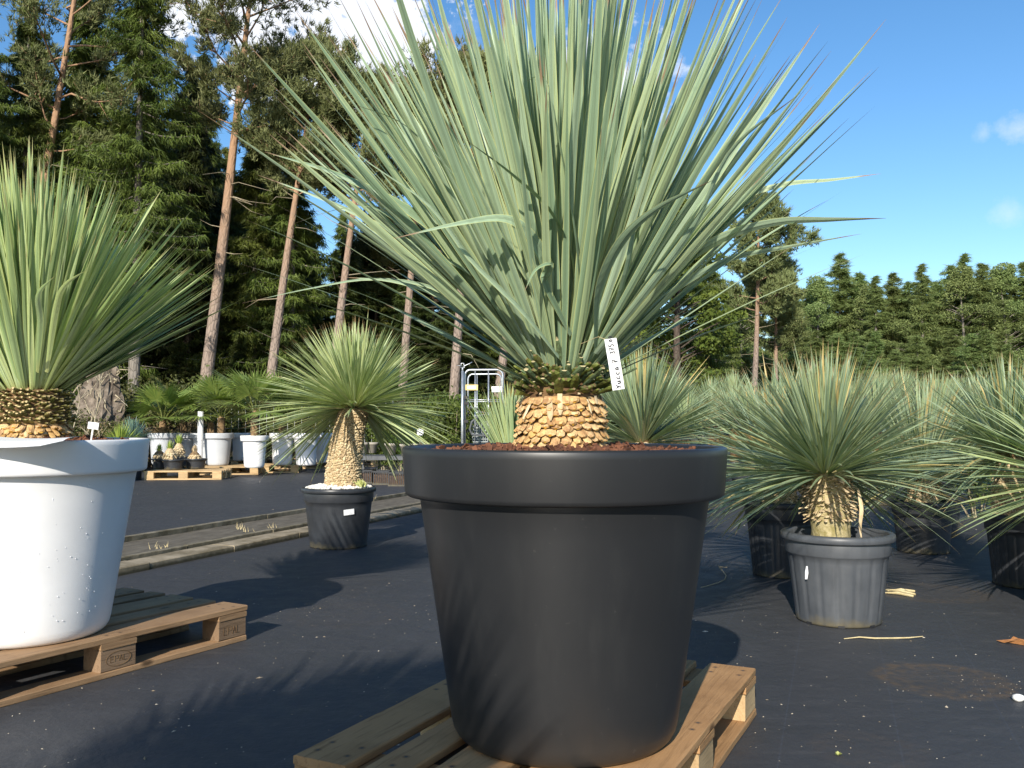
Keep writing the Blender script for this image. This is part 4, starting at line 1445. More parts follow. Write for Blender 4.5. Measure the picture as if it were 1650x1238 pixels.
def palm(label, loc, trunk_h, r, nf, seed, rot=0.0, size=.46):
    rg = np.random.default_rng(seed)
    trunk_h -= .14
    t = thing('fan_palm', label, 'palm', loc, rot, 'fan palms in the far pots')
    mb_ = MB()
    lathe(mb_, [(r, -.02), (r * 1.05, trunk_h * .5), (r * .9, trunk_h), (r * .3, trunk_h + .06)], 16, fn=lambda R, Z, T: (R * (1 + .15 * np.sin(T * 7 + Z * 90)), Z))
    mb_.build('trunk', m_palmtrunk, t)
    mb_ = MB()
    mp_ = MB()
    for k in range(nf):
        az_ = k * 2.4 + rg.normal(0, .2)
        el = 1.40 - 1.25 * (k + .5) / nf + rg.normal(0, .1)
        pl_ = rg.uniform(.34, .60)
        d = np.array([math.cos(el) * math.cos(az_), math.cos(el) * math.sin(az_), math.sin(el)])
        p0 = np.array([0, 0, trunk_h])
        p1 = p0 + d * pl_
        tube(mp_, [tuple(p0), tuple((p0 + p1) / 2 + np.array([0, 0, .02])), tuple(p1)], .008, 4)
        e2 = el - .25
        axis = np.array([math.cos(e2) * math.cos(az_), math.cos(e2) * math.sin(az_), math.sin(e2)])
        sd = np.array([-math.sin(az_), math.cos(az_), 0])
        nn = np.cross(sd, axis)
        sz = size * rg.uniform(.95, 1.25)
        segs = 26
        for j in range(segs):
            fa = (j / (segs - 1) - .5) * 3.9
            dd = axis * math.cos(fa) + sd * math.sin(fa)
            dd = dd + nn * .12 * abs(fa)
            dd /= np.linalg.norm(dd)
            wv = np.cross(dd, nn)
            ln = sz * (.78 + .22 * math.cos(fa))
            w0 = .011
            q1 = p1 + dd * ln * .5
            q2 = p1 + dd * ln + np.array([0, 0, -.05 * rg.uniform(.3, 1.5)])
            ww = ln * .5 * 3.9 / segs * .55
            mb_.add([p1 - wv * .002, p1 + wv * .002, q1 + wv * ww, q1 - wv * ww], [[0, 1, 2, 3]], [(0.3, .1), (.7, .1), (.7, .5), (.3, .5)])
            mb_.add([q1 - wv * ww, q1 + wv * ww, q2], [[0, 1, 2]], [(.3, .5), (.7, .5), (.5, .99)])
    mb_.build('fronds', m_palm, t)
    mp_.build('leaf_stalks', m_stub_green, t)
    return t


for i, (px, Y, th_, sz, lab, nf) in enumerate(((263, 16.6, .42, .50, 'fan palm farthest left in a pale grey pot', 13), (297, 17.2, .45, .46, 'fan palm second from left over the small sprouting trunks', 13),
                                           (341, 17.0, .40, .44, 'fan palm with slender brown trunk in the shaded grey pot', 11), (357, 16.2, .48, .50, 'fullest fan palm in the middle grey pot', 15),
                                           (411, 15.3, .55, .50, 'fan palm behind the drooping yucca leaves in the first white pot', 14), (456, 16.4, .5, .48, 'fan palm growing in the second white pot', 12),
                                           (494, 16.2, .45, .44, 'fan palm growing in the third white pot', 10))):
    x = (px - 825) / F * Y
    zt = CAMH - 19 / F * Y
    palm(lab, (x, Y, zt - .03), th_, .065, nf, 100 + i, rot=i * 1.3, size=sz)

# bowls with small sprouting trunks
for i, (px, Y, w_, lab) in enumerate(((259, 14.9, 24, 'black bowl farthest left beyond the kerb'), (281, 14.6, 34, 'black bowl holding the pale sprouting stump'), (297, 15.6, 30, 'black bowl set behind holding the tallest sprouting stump'), (317, 14.9, 34, 'black bowl on the right of the bowl group'))):
    x = (px - 825) / F * Y
    zb = 0.15
    R_ = w_ / 2 / F * Y
    b_ = tub('plant_bowl', lab, m_tub_dark, (x, Y, zb), R=R_, H=.17, rb=R_ * .8, flutes=0, soil=.14, notch=False, cat='plant bowl', group='black bowls with sprouting trunks', lipn=.02)
    hh = (.20, .26, .34, .18)[i]
    dx = (-.01, -.06, -.08, -.02)[i]
    tt = thing('sprouting_stump', ('small round stump in the leftmost bowl', 'pale ringed stump with a green tuft', 'tallest stump with a pointed green tuft', 'brown stump with a dry tuft in the right bowl')[i], 'young plant', (x + dx, Y, zb + .14), 0, 'sprouting stumps in bowls')
    mb = MB()
    lathe(mb, [(.06, -.01), (.085, hh * .25), (.075, hh * .6), (.035, hh * .8), (.01, hh * .85)], 18)
    mb.build('stump', m_stub_straw if i in (1, 2) else m_palmtrunk, tt)
    mb = MB()
    scales(mb, lambda z: .08 - max(0, z - hh * .4) * .09 / hh, .01, hh * .62, 5, 12, .04, .6, nrg, thick=.3)
    mb.build('leaf_bases', m_stub_straw if i in (1, 2) else m_fibre, tt)
    mb = MB()
    a = crown_arrays(40, nrg, hh * .7, .05, .03, .6, 0, hh * .5, hh * .35, .018, .05)
    leaves(mb, *a, m=4)
    mb.build('tuft', m_grassy if i != 3 else m_fibre, tt)

# tufts just behind the white planter
p = P(214, 716, 14.4)
potted_yucca('blue_agave', 'small blue spiky plant showing just over the white planter rim', (p.x, p.y, .42), .20, .05, 220, 1.6, .36, .34, .020, .1, m_agave, seed=90, scal=False, m=4)
tub('plant_tub', 'dark tub of the small blue spiky plant beyond the white planter', m_tub_dark, (p.x, p.y, 0), R=.17, H=.42, rb=.14, flutes=0, soil=.40)
p = P(194, 724, 13.8)
potted_yucca('grass_tuft', 'yellow-green grassy tuft showing just over the white planter rim', (p.x, p.y, .44), .08, .05, 200, 1.35, .36, .34, .016, .3, m_grassy, seed=91, scal=False, m=4)
tub('plant_tub', 'dark tub of the yellow-green grassy tuft beyond the white planter', m_tub_dark, (p.x, p.y, 0), R=.15, H=.46, rb=.12, flutes=0, soil=.44)
for o in S.objects:
    if o.name.startswith('blue_agave'):
        o['category'] = 'agave'
    if o.name.startswith('grass_tuft'):
        o['category'] = 'grass tuft'

# stake label in the white planter, white card on its rim
st = P(146, 714, 3.12)
tt = thing('plant_label', 'small white T-shaped plant label stuck in the bark of the white planter', 'plant label', (st.x, st.y, WP.z + .685), (0, math.radians(7), .1))
mb = MB()
box(mb, -.0025, .0025, -.001, .001, -.02, .052)
mb.build('stem', m_paper, tt)
mb = MB()
box(mb, -.018, .018, -.0012, .0012, .0522, .076)
mb.build('plate', m_paper, tt)

mb = MB()
cw = []
NXc, NYc = 14, 6
x0_, x1_ = -.42, P(125, 716, 2.92).x - WP.x
for j in range(NYc + 1):
    for i in range(NXc + 1):
        x = x0_ + (x1_ - x0_) * i / NXc
        yf = -.455 + .24 * j / NYc
        if i == NXc:
            yf = -.455 + .24 * (.25 + .75 * j / NYc) * .6
        edge = max(0.0, (-.385 - yf)) / .07
        z = .7075 + .010 * math.sin(i * .45) - .017 * edge ** 1.4 + .008 * (j / NYc)
        cw.append((x, yf, z))
f = [[j * (NXc + 1) + i, j * (NXc + 1) + i + 1, (j + 1) * (NXc + 1) + i + 1, (j + 1) * (NXc + 1) + i] for j in range(NYc) for i in range(NXc)]
mb.add(cw, f)
mb.add([(a_, b_, c_ - .0008) for a_, b_, c_ in cw], [q[::-1] for q in f])
card = thing('paper_card', 'bent white paper card lying on the rim of the white planter', 'card', (WP.x, WP.y, WP.z))
mb.build('sheet', m_paper, card, smooth=True)
mb = MB()
for i in range(40):
    cx_, cy_ = nrg.uniform(-.42, -.13), -.4555 - .0005
    z = .672 + nrg.uniform(0, .018)
    s = nrg.uniform(.003, .007)
    i_ = (cx_ - x0_) / (x1_ - x0_) * NXc
    zz_ = .7075 + .010 * math.sin(i_ * .45)
    yy_ = nrg.uniform(-.452, -.40)
    ed = max(0.0, (-.385 - yy_)) / .07
    z = zz_ - .017 * ed ** 1.4 + .0045
    th = np.linspace(0, 2 * PI, 6, endpoint=False)
    mb.add([(cx_ + s * math.cos(t_), yy_ + s * math.sin(t_), z - .3 * s * math.sin(t_) * -1) for t_ in th], [list(range(6))])
mb.build('printed_flowers', m_purple, card)

# ------------------------------------------------------------------ trolley, sprinkler, signs, crates
TY = 14.0


def tp(px, py, dy=0.0):
    return P(px, py, TY + dy)


tr = thing('plant_trolley', 'galvanised steel plant trolley standing behind the yard', 'trolley', (tp(777, 700).x, TY, 0))
ox = Vector((tp(777, 700).x, TY, 0))


def arch(px0, px1, ptop, Y, r):
    a_, b_, zt = P(px0, 700, Y).x - ox.x, P(px1, 700, Y).x - ox.x, P(px0, ptop, Y).z
    rc = .09
    pts_ = [(a_, Y - TY, .12), (a_, Y - TY, zt - rc)]
    for k in range(1, 6):
        t_ = k / 6 * PI / 2
        pts_.append((a_ + rc - rc * math.cos(t_), Y - TY, zt - rc + rc * math.sin(t_)))
    for k in range(0, 6):
        t_ = PI / 2 - k / 6 * PI / 2
        pts_.append((b_ - rc + rc * math.cos(t_), Y - TY, zt - rc + rc * math.sin(t_)))
    pts_ += [(b_, Y - TY, zt - rc), (b_, Y - TY, .12)]
    mb_ = MB()
    tube(mb_, pts_, r, 8)
    mb_.build('end_frame', m_metal, tr, smooth=True)
    mb_ = MB()
    for q in (.27, .62):
        x = a_ + (b_ - a_) * q
        tube(mb_, [(x, Y - TY, .15), (x, Y - TY, zt - .012)], .010, 6)
    tube(mb_, [(a_, Y - TY, zt - .47), (b_, Y - TY, zt - .47)], .009, 6)
    mb_.build('frame_bars', m_metal, tr, smooth=True)


arch(749, 810, 596, 13.8, .017)
arch(754, 808, 603, 15.1, .015)
mb = MB()
box(mb, -.30, .34, -.2, 1.1, .22, .25)
mb.build('shelf', m_darkmetal, tr)
mb = MB()
box(mb, -.30, .34, -.2, 1.1, .10, .14)
mb.build('base_deck', m_darkmetal, tr)
for (x, y) in ((-.25, -.12), (.29, -.12), (-.25, 1.02), (.29, 1.02)):
    mb = MB()
    tube(mb, [(x - .018, y, .05), (x + .018, y, .05)], .05, 14)
    mb.build('wheel', m_rubber, tr)
mb = MB()
q = P(750, 617, 13.77)
w0, w1, z0, z1 = P(750, 617, 13.77).x - ox.x, P(770, 617, 13.77).x - ox.x, P(760, 629, 13.77).z, P(760, 620, 13.77).z
box(mb, w0, w1, 13.765 - TY, 13.775 - TY, z0, z1)
mb.build('sign_plate', m_yellow, tr)
mb = MB()
box(mb, w0 + .03, w1 - .03, 13.760 - TY, 13.764 - TY, z0 + .02, z1 - .02)
mb.build('sign_face', m_paper, tr)
mb = MB()
w0, w1 = P(792, 617, 13.77).x - ox.x, P(809, 617, 13.77).x - ox.x
box(mb, w0, w1, 13.765 - TY, 13.775 - TY, P(760, 632, 13.77).z, P(760, 623, 13.77).z)
mb.build('white_plate', m_paper, tr)
# dark bent tube leaning on the trolley
mb = MB()
tube(mb, [tuple(P(a_, b_, 13.6) - ox) for a_, b_ in ((757, 660), (758, 655), (772, 664), (790, 666), (772, 670), (760, 680), (757, 692), (760, 700), (775, 702), (815, 702))], .018, 6)
mb.build('hose_guard', m_darkmetal, tr, smooth=True)
for py in (641, 650, 679):
    mb = MB()
    c_ = P(749, py, 13.74) - ox
    box(mb, c_.x - .05, c_.x + .05, c_.y - .02, c_.y + .08, c_.z - .022, c_.z + .022)
    mb.build('strap', m_rubber, tr)

p = P(745, 700, 13.72)
sp = thing('sprinkler_post', 'tall metal sprinkler post strapped to the trolley', 'sprinkler', (p.x, p.y, 0))
mb = MB()
ztop = P(744, 598, 13.72).z
tube(mb, [(0, 0, 0), (0, 0, ztop)], .022, 10)
mb.build('post', m_metal, sp, smooth=True)
mb = MB()
tube(mb, [(0, 0, ztop), (0, 0, ztop + .05)], .014, 8)
tube(mb, [(-.03, 0, ztop + .05), (-.02, 0, ztop + .12), (.02, 0, ztop + .12), (.03, 0, ztop + .05), (-.03, 0, ztop + .05)], .006, 6)
tube(mb, [(.0, 0, ztop + .05), (.03, 0, ztop + .08), (.10, 0, ztop + .11), (.15, 0, ztop + .14)], .007, 6)
tube(mb, [(0, 0, ztop + .08), (-.09, 0, ztop + .085)], .004, 6)
mb.build('sprinkler_head', m_metal, sp, smooth=True)

# grey perforated crates stacked behind the trolley
for j, (px, zz0) in enumerate(((775, .25), (775, .60), (806, .25), (806, .60))):
    Y = 14.6 if px < 800 else 14.9
    c_ = P(px, 700, Y)
    t = thing('plastic_crate', ('lower grey perforated crate on the left of the trolley', 'upper grey perforated crate on the left of the trolley', 'lower grey perforated crate on the right of the trolley', 'upper grey perforated crate on the right of the trolley')[j], 'crate', (c_.x, Y, zz0), 0, 'grey perforated crates on the trolley')
    mb = MB()
    w_, h_, d_ = .28, .33, .38
    for face in range(2):
        yy = 0 if face == 0 else d_
        for k in range(9):
            x = -w_ / 2 + w_ * k / 8
            box(mb, x - .004, x + .004, yy - .004, yy + .004, .0, h_)
        for k in range(8):
            z = h_ * k / 7
            box(mb, -w_ / 2, w_ / 2, yy - .006, yy + .006, z - .004, z + .005)
    for sgn in (-1, 1):
        box(mb, sgn * w_ / 2 - .005, sgn * w_ / 2 + .005, -.004, d_ + .004, 0, .05)
        box(mb, sgn * w_ / 2 - .005, sgn * w_ / 2 + .005, -.004, d_ + .004, h_ - .05, h_)
    mb.build('lattice_sides', m_crate, t)
    mb = MB()
    box(mb, -w_ / 2, w_ / 2, 0, d_, .0, .01)
    mb.build('crate_floor', m_crate, t)

p = P(677, 735, 12.5)
sg = thing('plant_sign', 'small white square sign on a dark stake before the conifer hedge', 'sign', (p.x, p.y, 0))
mb = MB()
tube(mb, [(0, 0, 0), (0, 0, .78)], .010, 6)
mb.build('stake', m_darkmetal, sg)
mb = MB()
box(mb, -.045, .045, -.012, -.004, .74, .83)
mb.build('plate', m_paper, sg)


# ------------------------------------------------------------------ vegetation generators
def tri_spray(mb_, cen, dirs, rng_, k, length, width, spread, down=0.0):
    """k thin triangles around every centre"""
    n_ = len(cen)
    c_ = np.repeat(cen, k, 0)
    d = np.repeat(dirs, k, 0) + rng_.normal(0, spread, (n_ * k, 3))
    d[:, 2] -= down
    d = nrm(d)
    r_ = rng_.normal(0, 1, (n_ * k, 3))
    w = nrm(np.cross(d, r_)) * (width * rng_.uniform(.6, 1.3, (n_ * k, 1)))
    ln = length * rng_.uniform(.55, 1.25, (n_ * k, 1))
    c_ = c_ + rng_.normal(0, length * .18, (n_ * k, 3))
    V = np.stack([c_ - w * .5, c_ + w * .5, c_ + d * ln], 1)
    f_ = np.arange(n_ * k * 3).reshape(-1, 3)
    mb_.add(V.reshape(-1, 3), f_)


def leaf_quads(mb_, cen, rng_, size, up=.3):
    n_ = len(cen)
    nn = nrm(rng_.normal(0, 1, (n_, 3)) + np.array([0, -.3, up]))
    a_ = nrm(np.cross(nn, rng_.normal(0, 1, (n_, 3))))
    b_ = np.cross(nn, a_)
    s_ = size * rng_.uniform(.6, 1.4, (n_, 1))
    V = np.stack([cen - a_ * s_, cen - b_ * s_ * .5, cen + a_ * s_, cen + b_ * s_ * .5], 1)
    mb_.add(V.reshape(-1, 3), np.arange(n_ * 4).reshape(-1, 4))


def trunk_mesh(mb_, H, r0, r1, rng_, wob=.15, n_=12, m_=14):
    pts_ = []
    ph = rng_.uniform(0, 6)
    for i in range(m_ + 1):
        q = i / m_
        pts_.append((wob * math.sin(q * 3.0 + ph) * q, wob * math.cos(q * 2.3 + ph) * q, H * q - .05))
    tube(mb_, pts_, [r0 * (1 - q / m_) ** .9 + r1 if q > 0 else r0 * 1.25 for q in range(m_ + 1)], n_)
    return lambda z: np.array([wob * math.sin(min(z / H, 1) * 3.0 + ph) * min(z / H, 1), wob * math.cos(min(z / H, 1) * 2.3 + ph) * min(z / H, 1), z])


def make_pine(name, label, H, r0, cs, R, seed, mt_leaf, mt_bark, group, nb=34, k=13, tl=.20, tw=.034, dead=10, dens=1.0, loc=(0, -100, 0)):
    g_ = np.random.default_rng(seed)
    t = thing(name, label, 'pine tree', loc, 0, group)
    tb = MB()
    ax = trunk_mesh(tb, H, r0, .02, g_)
    cen, dr = [], []
    for i in range(nb):
        q = (i + .5) / nb
        z = H * (cs + (1 - cs) * q)
        az_ = i * 2.4 + g_.normal(0, .4)
        prof = math.sin(min(1, (q * .9 + .18)) * PI) ** .6
        ln = R * prof * g_.uniform(.6, 1.15)
        el = .15 + .75 * q + g_.normal(0, .18)
        p0 = ax(z)
        d = np.array([math.cos(el) * math.cos(az_), math.cos(el) * math.sin(az_), math.sin(el)])
        pts_ = [p0]
        for j in range(1, 6):
            d = nrm(d + np.array([0, 0, .07]) + g_.normal(0, .13, 3))
            pts_.append(pts_[-1] + d * ln / 5)
        tube(tb, [tuple(x) for x in pts_], [.030 * (1 - j / 6.5) * (ln / R + .3) for j in range(6)], 5)
        for j in range(2, 6):
            for s_ in range(int((4 if j < 5 else 5) * dens)):
                sd = nrm(d + g_.normal(0, .7, 3) + np.array([0, 0, .2]))
                l2 = ln * .26 * g_.uniform(.5, 1.2)
                e_ = pts_[j] + sd * l2
                tube(tb, [tuple(pts_[j]), tuple(e_)], [.014, .005], 3)
                for u_ in (.5, .8, 1.0):
                    for w_ in range(3):
                        cen.append(pts_[j] + sd * l2 * u_ + g_.normal(0, .14, 3))
                        dr.append(sd * .7 + np.array([0, 0, .55]))
    dbm = MB()
    for i in range(dead):
        z = H * g_.uniform(.25, cs + .05)
        az_ = g_.uniform(0, 6.28)
        p0 = ax(z)
        l_ = g_.uniform(.3, 1.5)
        d = np.array([math.cos(az_), math.sin(az_), g_.uniform(-.3, .5)])
        m1 = p0 + d * l_ * .5 + g_.normal(0, .06, 3)
        tube(dbm, [tuple(p0), tuple(m1), tuple(m1 + (d + g_.normal(0, .35, 3)) * l_ * .5)], [.014, .009, .003], 4)
    tb.build('trunk', mt_bark, t)
    if dead:
        dbm.build('dead_branches', m_twig, t)
    cb = MB()
    tri_spray(cb, np.array(cen), np.array(dr), g_, k, tl, tw, .55)
    cb.build('crown', mt_leaf, t)
    return t


def make_spruce(name, label, H, r0, cs, R, seed, mt_leaf, mt_bark, group, nb=110, k=9, tl=.34, tw=.055, cat='spruce tree', droop=.45, up=0.0, per=9, dead=8, taper=.75, loc=(0, -100, 0), hang=-.8):
    g_ = np.random.default_rng(seed)
    t = thing(name, label, cat, loc, 0, group)
    tb = MB()
    ax = trunk_mesh(tb, H, r0, .015, g_, wob=.08)
    cen, dr = [], []
    for i in range(nb):
        q = ((i + g_.uniform(0, 1)) / nb)
        z = H * (cs + (1 - cs) * q)
        az_ = g_.uniform(0, 2 * PI)
        ln = (R * (1 - q) ** taper + .03) * g_.uniform(.5, 1.2)
        per_ = per if q < .9 else 4
        p0 = ax(z)
        dh = np.array([math.cos(az_), math.sin(az_), 0])
        sd = np.array([-math.sin(az_), math.cos(az_), 0])
        pts_ = []
        for j in range(6):
            s_ = j / 5
            pts_.append(p0 + dh * ln * s_ + np.array([0, 0, (up - droop * s_ + .55 * droop * s_ * s_) * ln * s_ if False else ln * (up * s_ - droop * s_ + .6 * droop * s_ * s_)]))
        tube(tb, [tuple(x) for x in pts_], [.022 * (1 - j / 6) + .003 for j in range(6)], 4)
        for j in range(per_):
            s_ = (j + .7) / per_
            w_ = ln * .28 * (1.1 - s_)
            for sg_ in (-1, 1):
                pb_ = p0 + dh * ln * s_ + np.array([0, 0, ln * (up * s_ - droop * s_ + .6 * droop * s_ * s_)]) + sd * sg_ * w_ * g_.uniform(.1, 1)
                cen.append(pb_)
                dr.append(dh * .5 + sd * sg_ * .5 + np.array([0, 0, hang + up]))
    for i in range(dead):
        z = H * g_.uniform(.12, max(cs, .2) + .05)
        az_ = g_.uniform(0, 6.28)
        p0 = ax(z)
        l_ = g_.uniform(.3, 1.4)
        d = np.array([math.cos(az_), math.sin(az_), g_.uniform(-.4, .1)])
        tube(tb, [tuple(p0), tuple(p0 + d * l_)], [.014, .004], 4)
    tb.build('trunk', mt_bark, t)
    cb = MB()
    tri_spray(cb, np.array(cen), np.array(dr), g_, k, tl, tw, .45, down=.12)
    cb.build('crown', mt_leaf, t)
    return t


def place(o, px, Y, lean=0.0, rot=0.0, scale=1.0, z=0.0):
    o.location = ((px - 825) / F * Y, Y, z)
    o.rotation_euler = (0, lean, rot)
    o.scale = (scale,) * 3 if not isinstance(scale, tuple) else scale
    return o


# prototypes for the wood on the left
KP = dict(mt_leaf=m_pine_needle, mt_bark=m_pinebark)
# front pines: base column extrapolated to the foot, depth, lean, crown
front = [
    # px foot, Y, lean(rad), H, r0, cs, R, seed, label
    (-2, 27, .135, 18.5, .17, .50, 3.3, 201, 'leaning pine with orange upper trunk rising behind the white-planter yucca'),
    (318, 27, .112, 17.5, .20, .56, 2.9, 202, 'tallest leaning pine with thick pinkish trunk left of the straw-trunked yucca'),
    (424, 27, .110, 12.7, .16, .62, 2.2, 203, 'leaning pine whose trunk rises behind the left leaves of the straw-trunked yucca'),
    (522, 27, .125, 11.5, .16, .66, 2.1, 204, 'leaning pine rising straight above the straw-trunked yucca'),
    (644, 28, .050, 11.5, .15, .64, 2.2, 205, 'pine behind the left leaves of the huge yucca'),
    (727, 26, .055, 11.6, .15, .66, 2.2, 206, 'pine standing just left of the steel trolley'),
    (790, 29, .130, 11.6, .16, .62, 2.2, 207, 'leaning pine seen above the steel trolley'),
]
for (px, Y, ln_, H_, r0_, cs_, R_, sd_, lab) in front:
    o = make_pine('pine_tree', lab, H_, r0_, cs_, R_, sd_, group='pines at the edge of the wood', nb=34 if sd_ == 202 else 28, **KP)
    place(o, px, Y, ln_, 0)
pA = [o for o in S.objects if o.name.startswith('pine_tree') and o.parent is None]
LABP = 'thin dark-trunked pine standing deeper in the wood'
for i, (px, Y, s_, ln_) in enumerate(((150, 33, 1.05, .05), (262, 34, 1.0, .03), (498, 33, .86, .06), (600, 35, .9, .04), (690, 34, .95, .03), (785, 36, 1.0, .05), (850, 34, .95, .02), (350, 38, 1.1, .04), (60, 36, 1.15, .04), (905, 33, .9, .03))):
    o = dup(pA[2 + i % 5], LABP, (0, 0, 0), group='pines deeper in the wood')
    place(o, px, Y, ln_, i * 1.7, s_ * .82)
sprA = make_spruce('spruce_tree', 'tall spruce with grey trunk between the first two leaning pines', 16.3, .17, .30, 2.5, 301, m_spruce_needle, m_sprucebark, 'spruces at the edge of the wood', nb=170, per=11, k=13, tl=.26, tw=.032, dead=16)
place(sprA, 214, 26, .01, 0)
sprB = make_spruce('spruce_tree', 'low-branched spruce right of the tallest leaning pine', 12.0, .14, .10, 2.3, 302, m_spruce_needle, m_sprucebark, 'spruces at the edge of the wood', nb=160, per=11, k=13, tl=.26, tw=.032)
place(sprB, 410, 30, 0, 1, 1.0)
sprC = make_spruce('spruce_tree', 'bushy green spruce between the grey trunk and the tallest leaning pine', 13.5, .14, .14, 2.5, 303, m_spruce_shaded, m_darkbark, 'spruces at the edge of the wood', nb=150, per=10, k=12, tl=.28, tw=.040)
place(sprC, 300, 31, 0, 1, 1.0)
LABS = 'dark spruce closing the wood behind the pine trunks'
rs_ = random.Random(44)
lst = []
for i in range(17):
    lst.append((-120 + i * 60 + rs_.uniform(-15, 15), 33 + rs_.uniform(-1.5, 2.5), 0))
for i in range(18):
    lst.append((-150 + i * 60 + rs_.uniform(-18, 18), 39 + rs_.uniform(-2, 3), 1))
for i in range(17):
    lst.append((-130 + i * 62 + rs_.uniform(-18, 18), 46 + rs_.uniform(-2, 3), 2))
for i, (px, Y, row) in enumerate(lst):
    src = (sprC, sprB, sprC)[i % 3]
    # tree tops follow the roofline of the wood
    if px < 330:
        ht = rs_.uniform(11.5, 15.0)
    elif px < 470:
        ht = rs_.uniform(9.0, 11.5)
    else:
        ht = rs_.uniform(7.0, 9.0)
    ht *= Y / 33
    base_h = 13.5 if src is sprC else 12.0
    s_ = ht / base_h
    o = dup(src, LABS, (0, 0, 0), group='dark spruces closing the wood')
    place(o, px, Y, 0, rs_.uniform(0, 6.28), (max(1.15, s_ * .95), max(1.15, s_ * .95), s_))
for i, (px, Y, ht, lab) in enumerate(((35, 27.5, 14.5, 'dark spruce behind the leftmost leaning pine'), (130, 28, 15.2, 'dense dark spruce left of the grey-trunked spruce'), (-45, 26, 14, 'spruce cut off by the left edge'),
                                      (468, 30, 12.6, 'dark spruce behind the middle leaning pine'), (372, 34, 10.5, 'low dark spruce behind the tallest pine'))):
    o = dup(sprB if i % 2 else sprA, lab, (0, 0, 0), group='spruces at the edge of the wood')
    place(o, px, Y, 0, i * 1.1, ht / (12.0 if i % 2 else 16.3))
# understorey: young dark spruces filling the lower gaps
LABU = 'young dark spruce growing low under the pines'
for i in range(26):
    px = -60 + i * 42 + rs_.uniform(-14, 14)
    Y = rs_.uniform(28.5, 36)
    o = dup(sprC, LABU, (0, 0, 0), group='young spruces under the pines')
    s_ = rs_.uniform(.28, .46)
    place(o, px, Y, 0, rs_.uniform(0, 6.28), (s_ * 1.7, s_ * 1.7, s_))


# trees on the right
def make_broad(name, label, H, r0, R, seed, mt_leaf, mt_bark, group, n=9000, size=.10, z0=.12, cat='tree', loc=(0, -100, 0)):
    g_ = np.random.default_rng(seed)
    t = thing(name, label, cat, loc, 0, group)
    tb = MB()
    ax = trunk_mesh(tb, H * .9, r0, .02, g_, wob=.2)
    cl = []
    for i in range(60):
        q = g_.uniform(0, 1)
        z = H * (z0 + (1 - z0) * q)
        rad = R * math.sin(min(1, q * .85 + .22) * PI) ** .6
        a_ = g_.uniform(0, 6.28)
        rr_ = rad * g_.uniform(.25, 1.0) ** .6
        c_ = np.array([rr_ * math.cos(a_), rr_ * math.sin(a_), z])
        cl.append(c_)
        p0 = ax(max(.5, z - rr_ * .5))
        tube(tb, [tuple(p0), tuple((p0 + c_) / 2 + np.array([0, 0, .1])), tuple(c_)], [.04, .025, .008], 4)
    tb.build('trunk', mt_bark, t)
    cl = np.array(cl)
    idx = g_.integers(0, len(cl), n)
    d = nrm(g_.normal(0, 1, (n, 3))) * (g_.uniform(.3, 1, (n, 1)) ** .5)
    cen = cl[idx] + d * np.array([.75, .75, .5]) * R * .32
    cb = MB()
    leaf_quads(cb, cen, g_, size)
    cb.build('crown', mt_leaf, t)
    return t


broad = make_broad('broadleaf_tree', 'dark broadleaf tree just right of the huge yucca', 9.5, .16, 2.0, 401, m_broad, m_darkbark, None, n=14000, size=.085)
place(broad, 1095, 28, 0, 0, (1.0, 1.0, .84))
o = dup(sprB, 'dark spruce rising right behind the huge yucca crown', (0, 0, 0))
place(o, 1130, 33, 0, .5, (.85, .85, .78))
o = dup(broad, 'low dark broadleaf tree behind the yellowing yucca tips', (0, 0, 0))
place(o, 1020, 31, 0, 2, (1.1, 1.1, .9))
rp = make_pine('pine_tree', 'lone tall pine standing before the right-hand tree line', 12.9, .17, .50, 2.3, 402, m_pine_needle, m_pinebark, None, nb=30, tl=.26, tw=.05, dead=14)
place(rp, 1211, 46, .05, 0)
o = dup(rp, 'smaller pine just right of the lone tall pine', (0, 0, 0))
place(o, 1252, 48, .02, 2.0, (.85, .85, .74))
lA = make_spruce('larch_tree', 'light green larch in the right-hand tree line', 11.5, .13, .06, 2.4, 403, m_larch, m_sprucebark, 'larches in the right-hand tree line', nb=150, per=10, k=12, tl=.26, tw=.036, cat='larch tree', droop=.1, up=.12, taper=.75, hang=-.1)
lB = make_spruce('larch_tree', 'light green larch in the right-hand tree line', 11.0, .13, .08, 2.8, 404, m_larch, m_sprucebark, 'larches in the right-hand tree line', nb=140, per=10, k=12, tl=.28, tw=.038, cat='larch tree', droop=.15, up=.05, taper=.62, hang=-.1)
lC = make_spruce('larch_tree', 'light green larch in the right-hand tree line', 12.0, .13, .06, 2.1, 405, m_larch, m_sprucebark, 'larches in the right-hand tree line', nb=140, per=10, k=12, tl=.26, tw=.036, cat='larch tree', droop=.25, up=.1, taper=.9, hang=-.2)
lD = make_broad('tree', 'rounded light green tree in the right-hand tree line', 11.0, .15, 2.7, 406, m_larch, m_sprucebark, 'rounded trees in the right-hand tree line', n=26000, size=.060, z0=.08)
usedD = False
used = set()
tops = [(1150, 460), (1180, 478), (1215, 500), (1280, 470), (1300, 448), (1325, 452), (1356, 408), (1385, 440), (1412, 425), (1440, 440), (1465, 455), (1487, 425), (1515, 440), (1535, 428), (1557, 408), (1585, 425), (1605, 415), (1632, 425), (1660, 420), (1690, 430)]
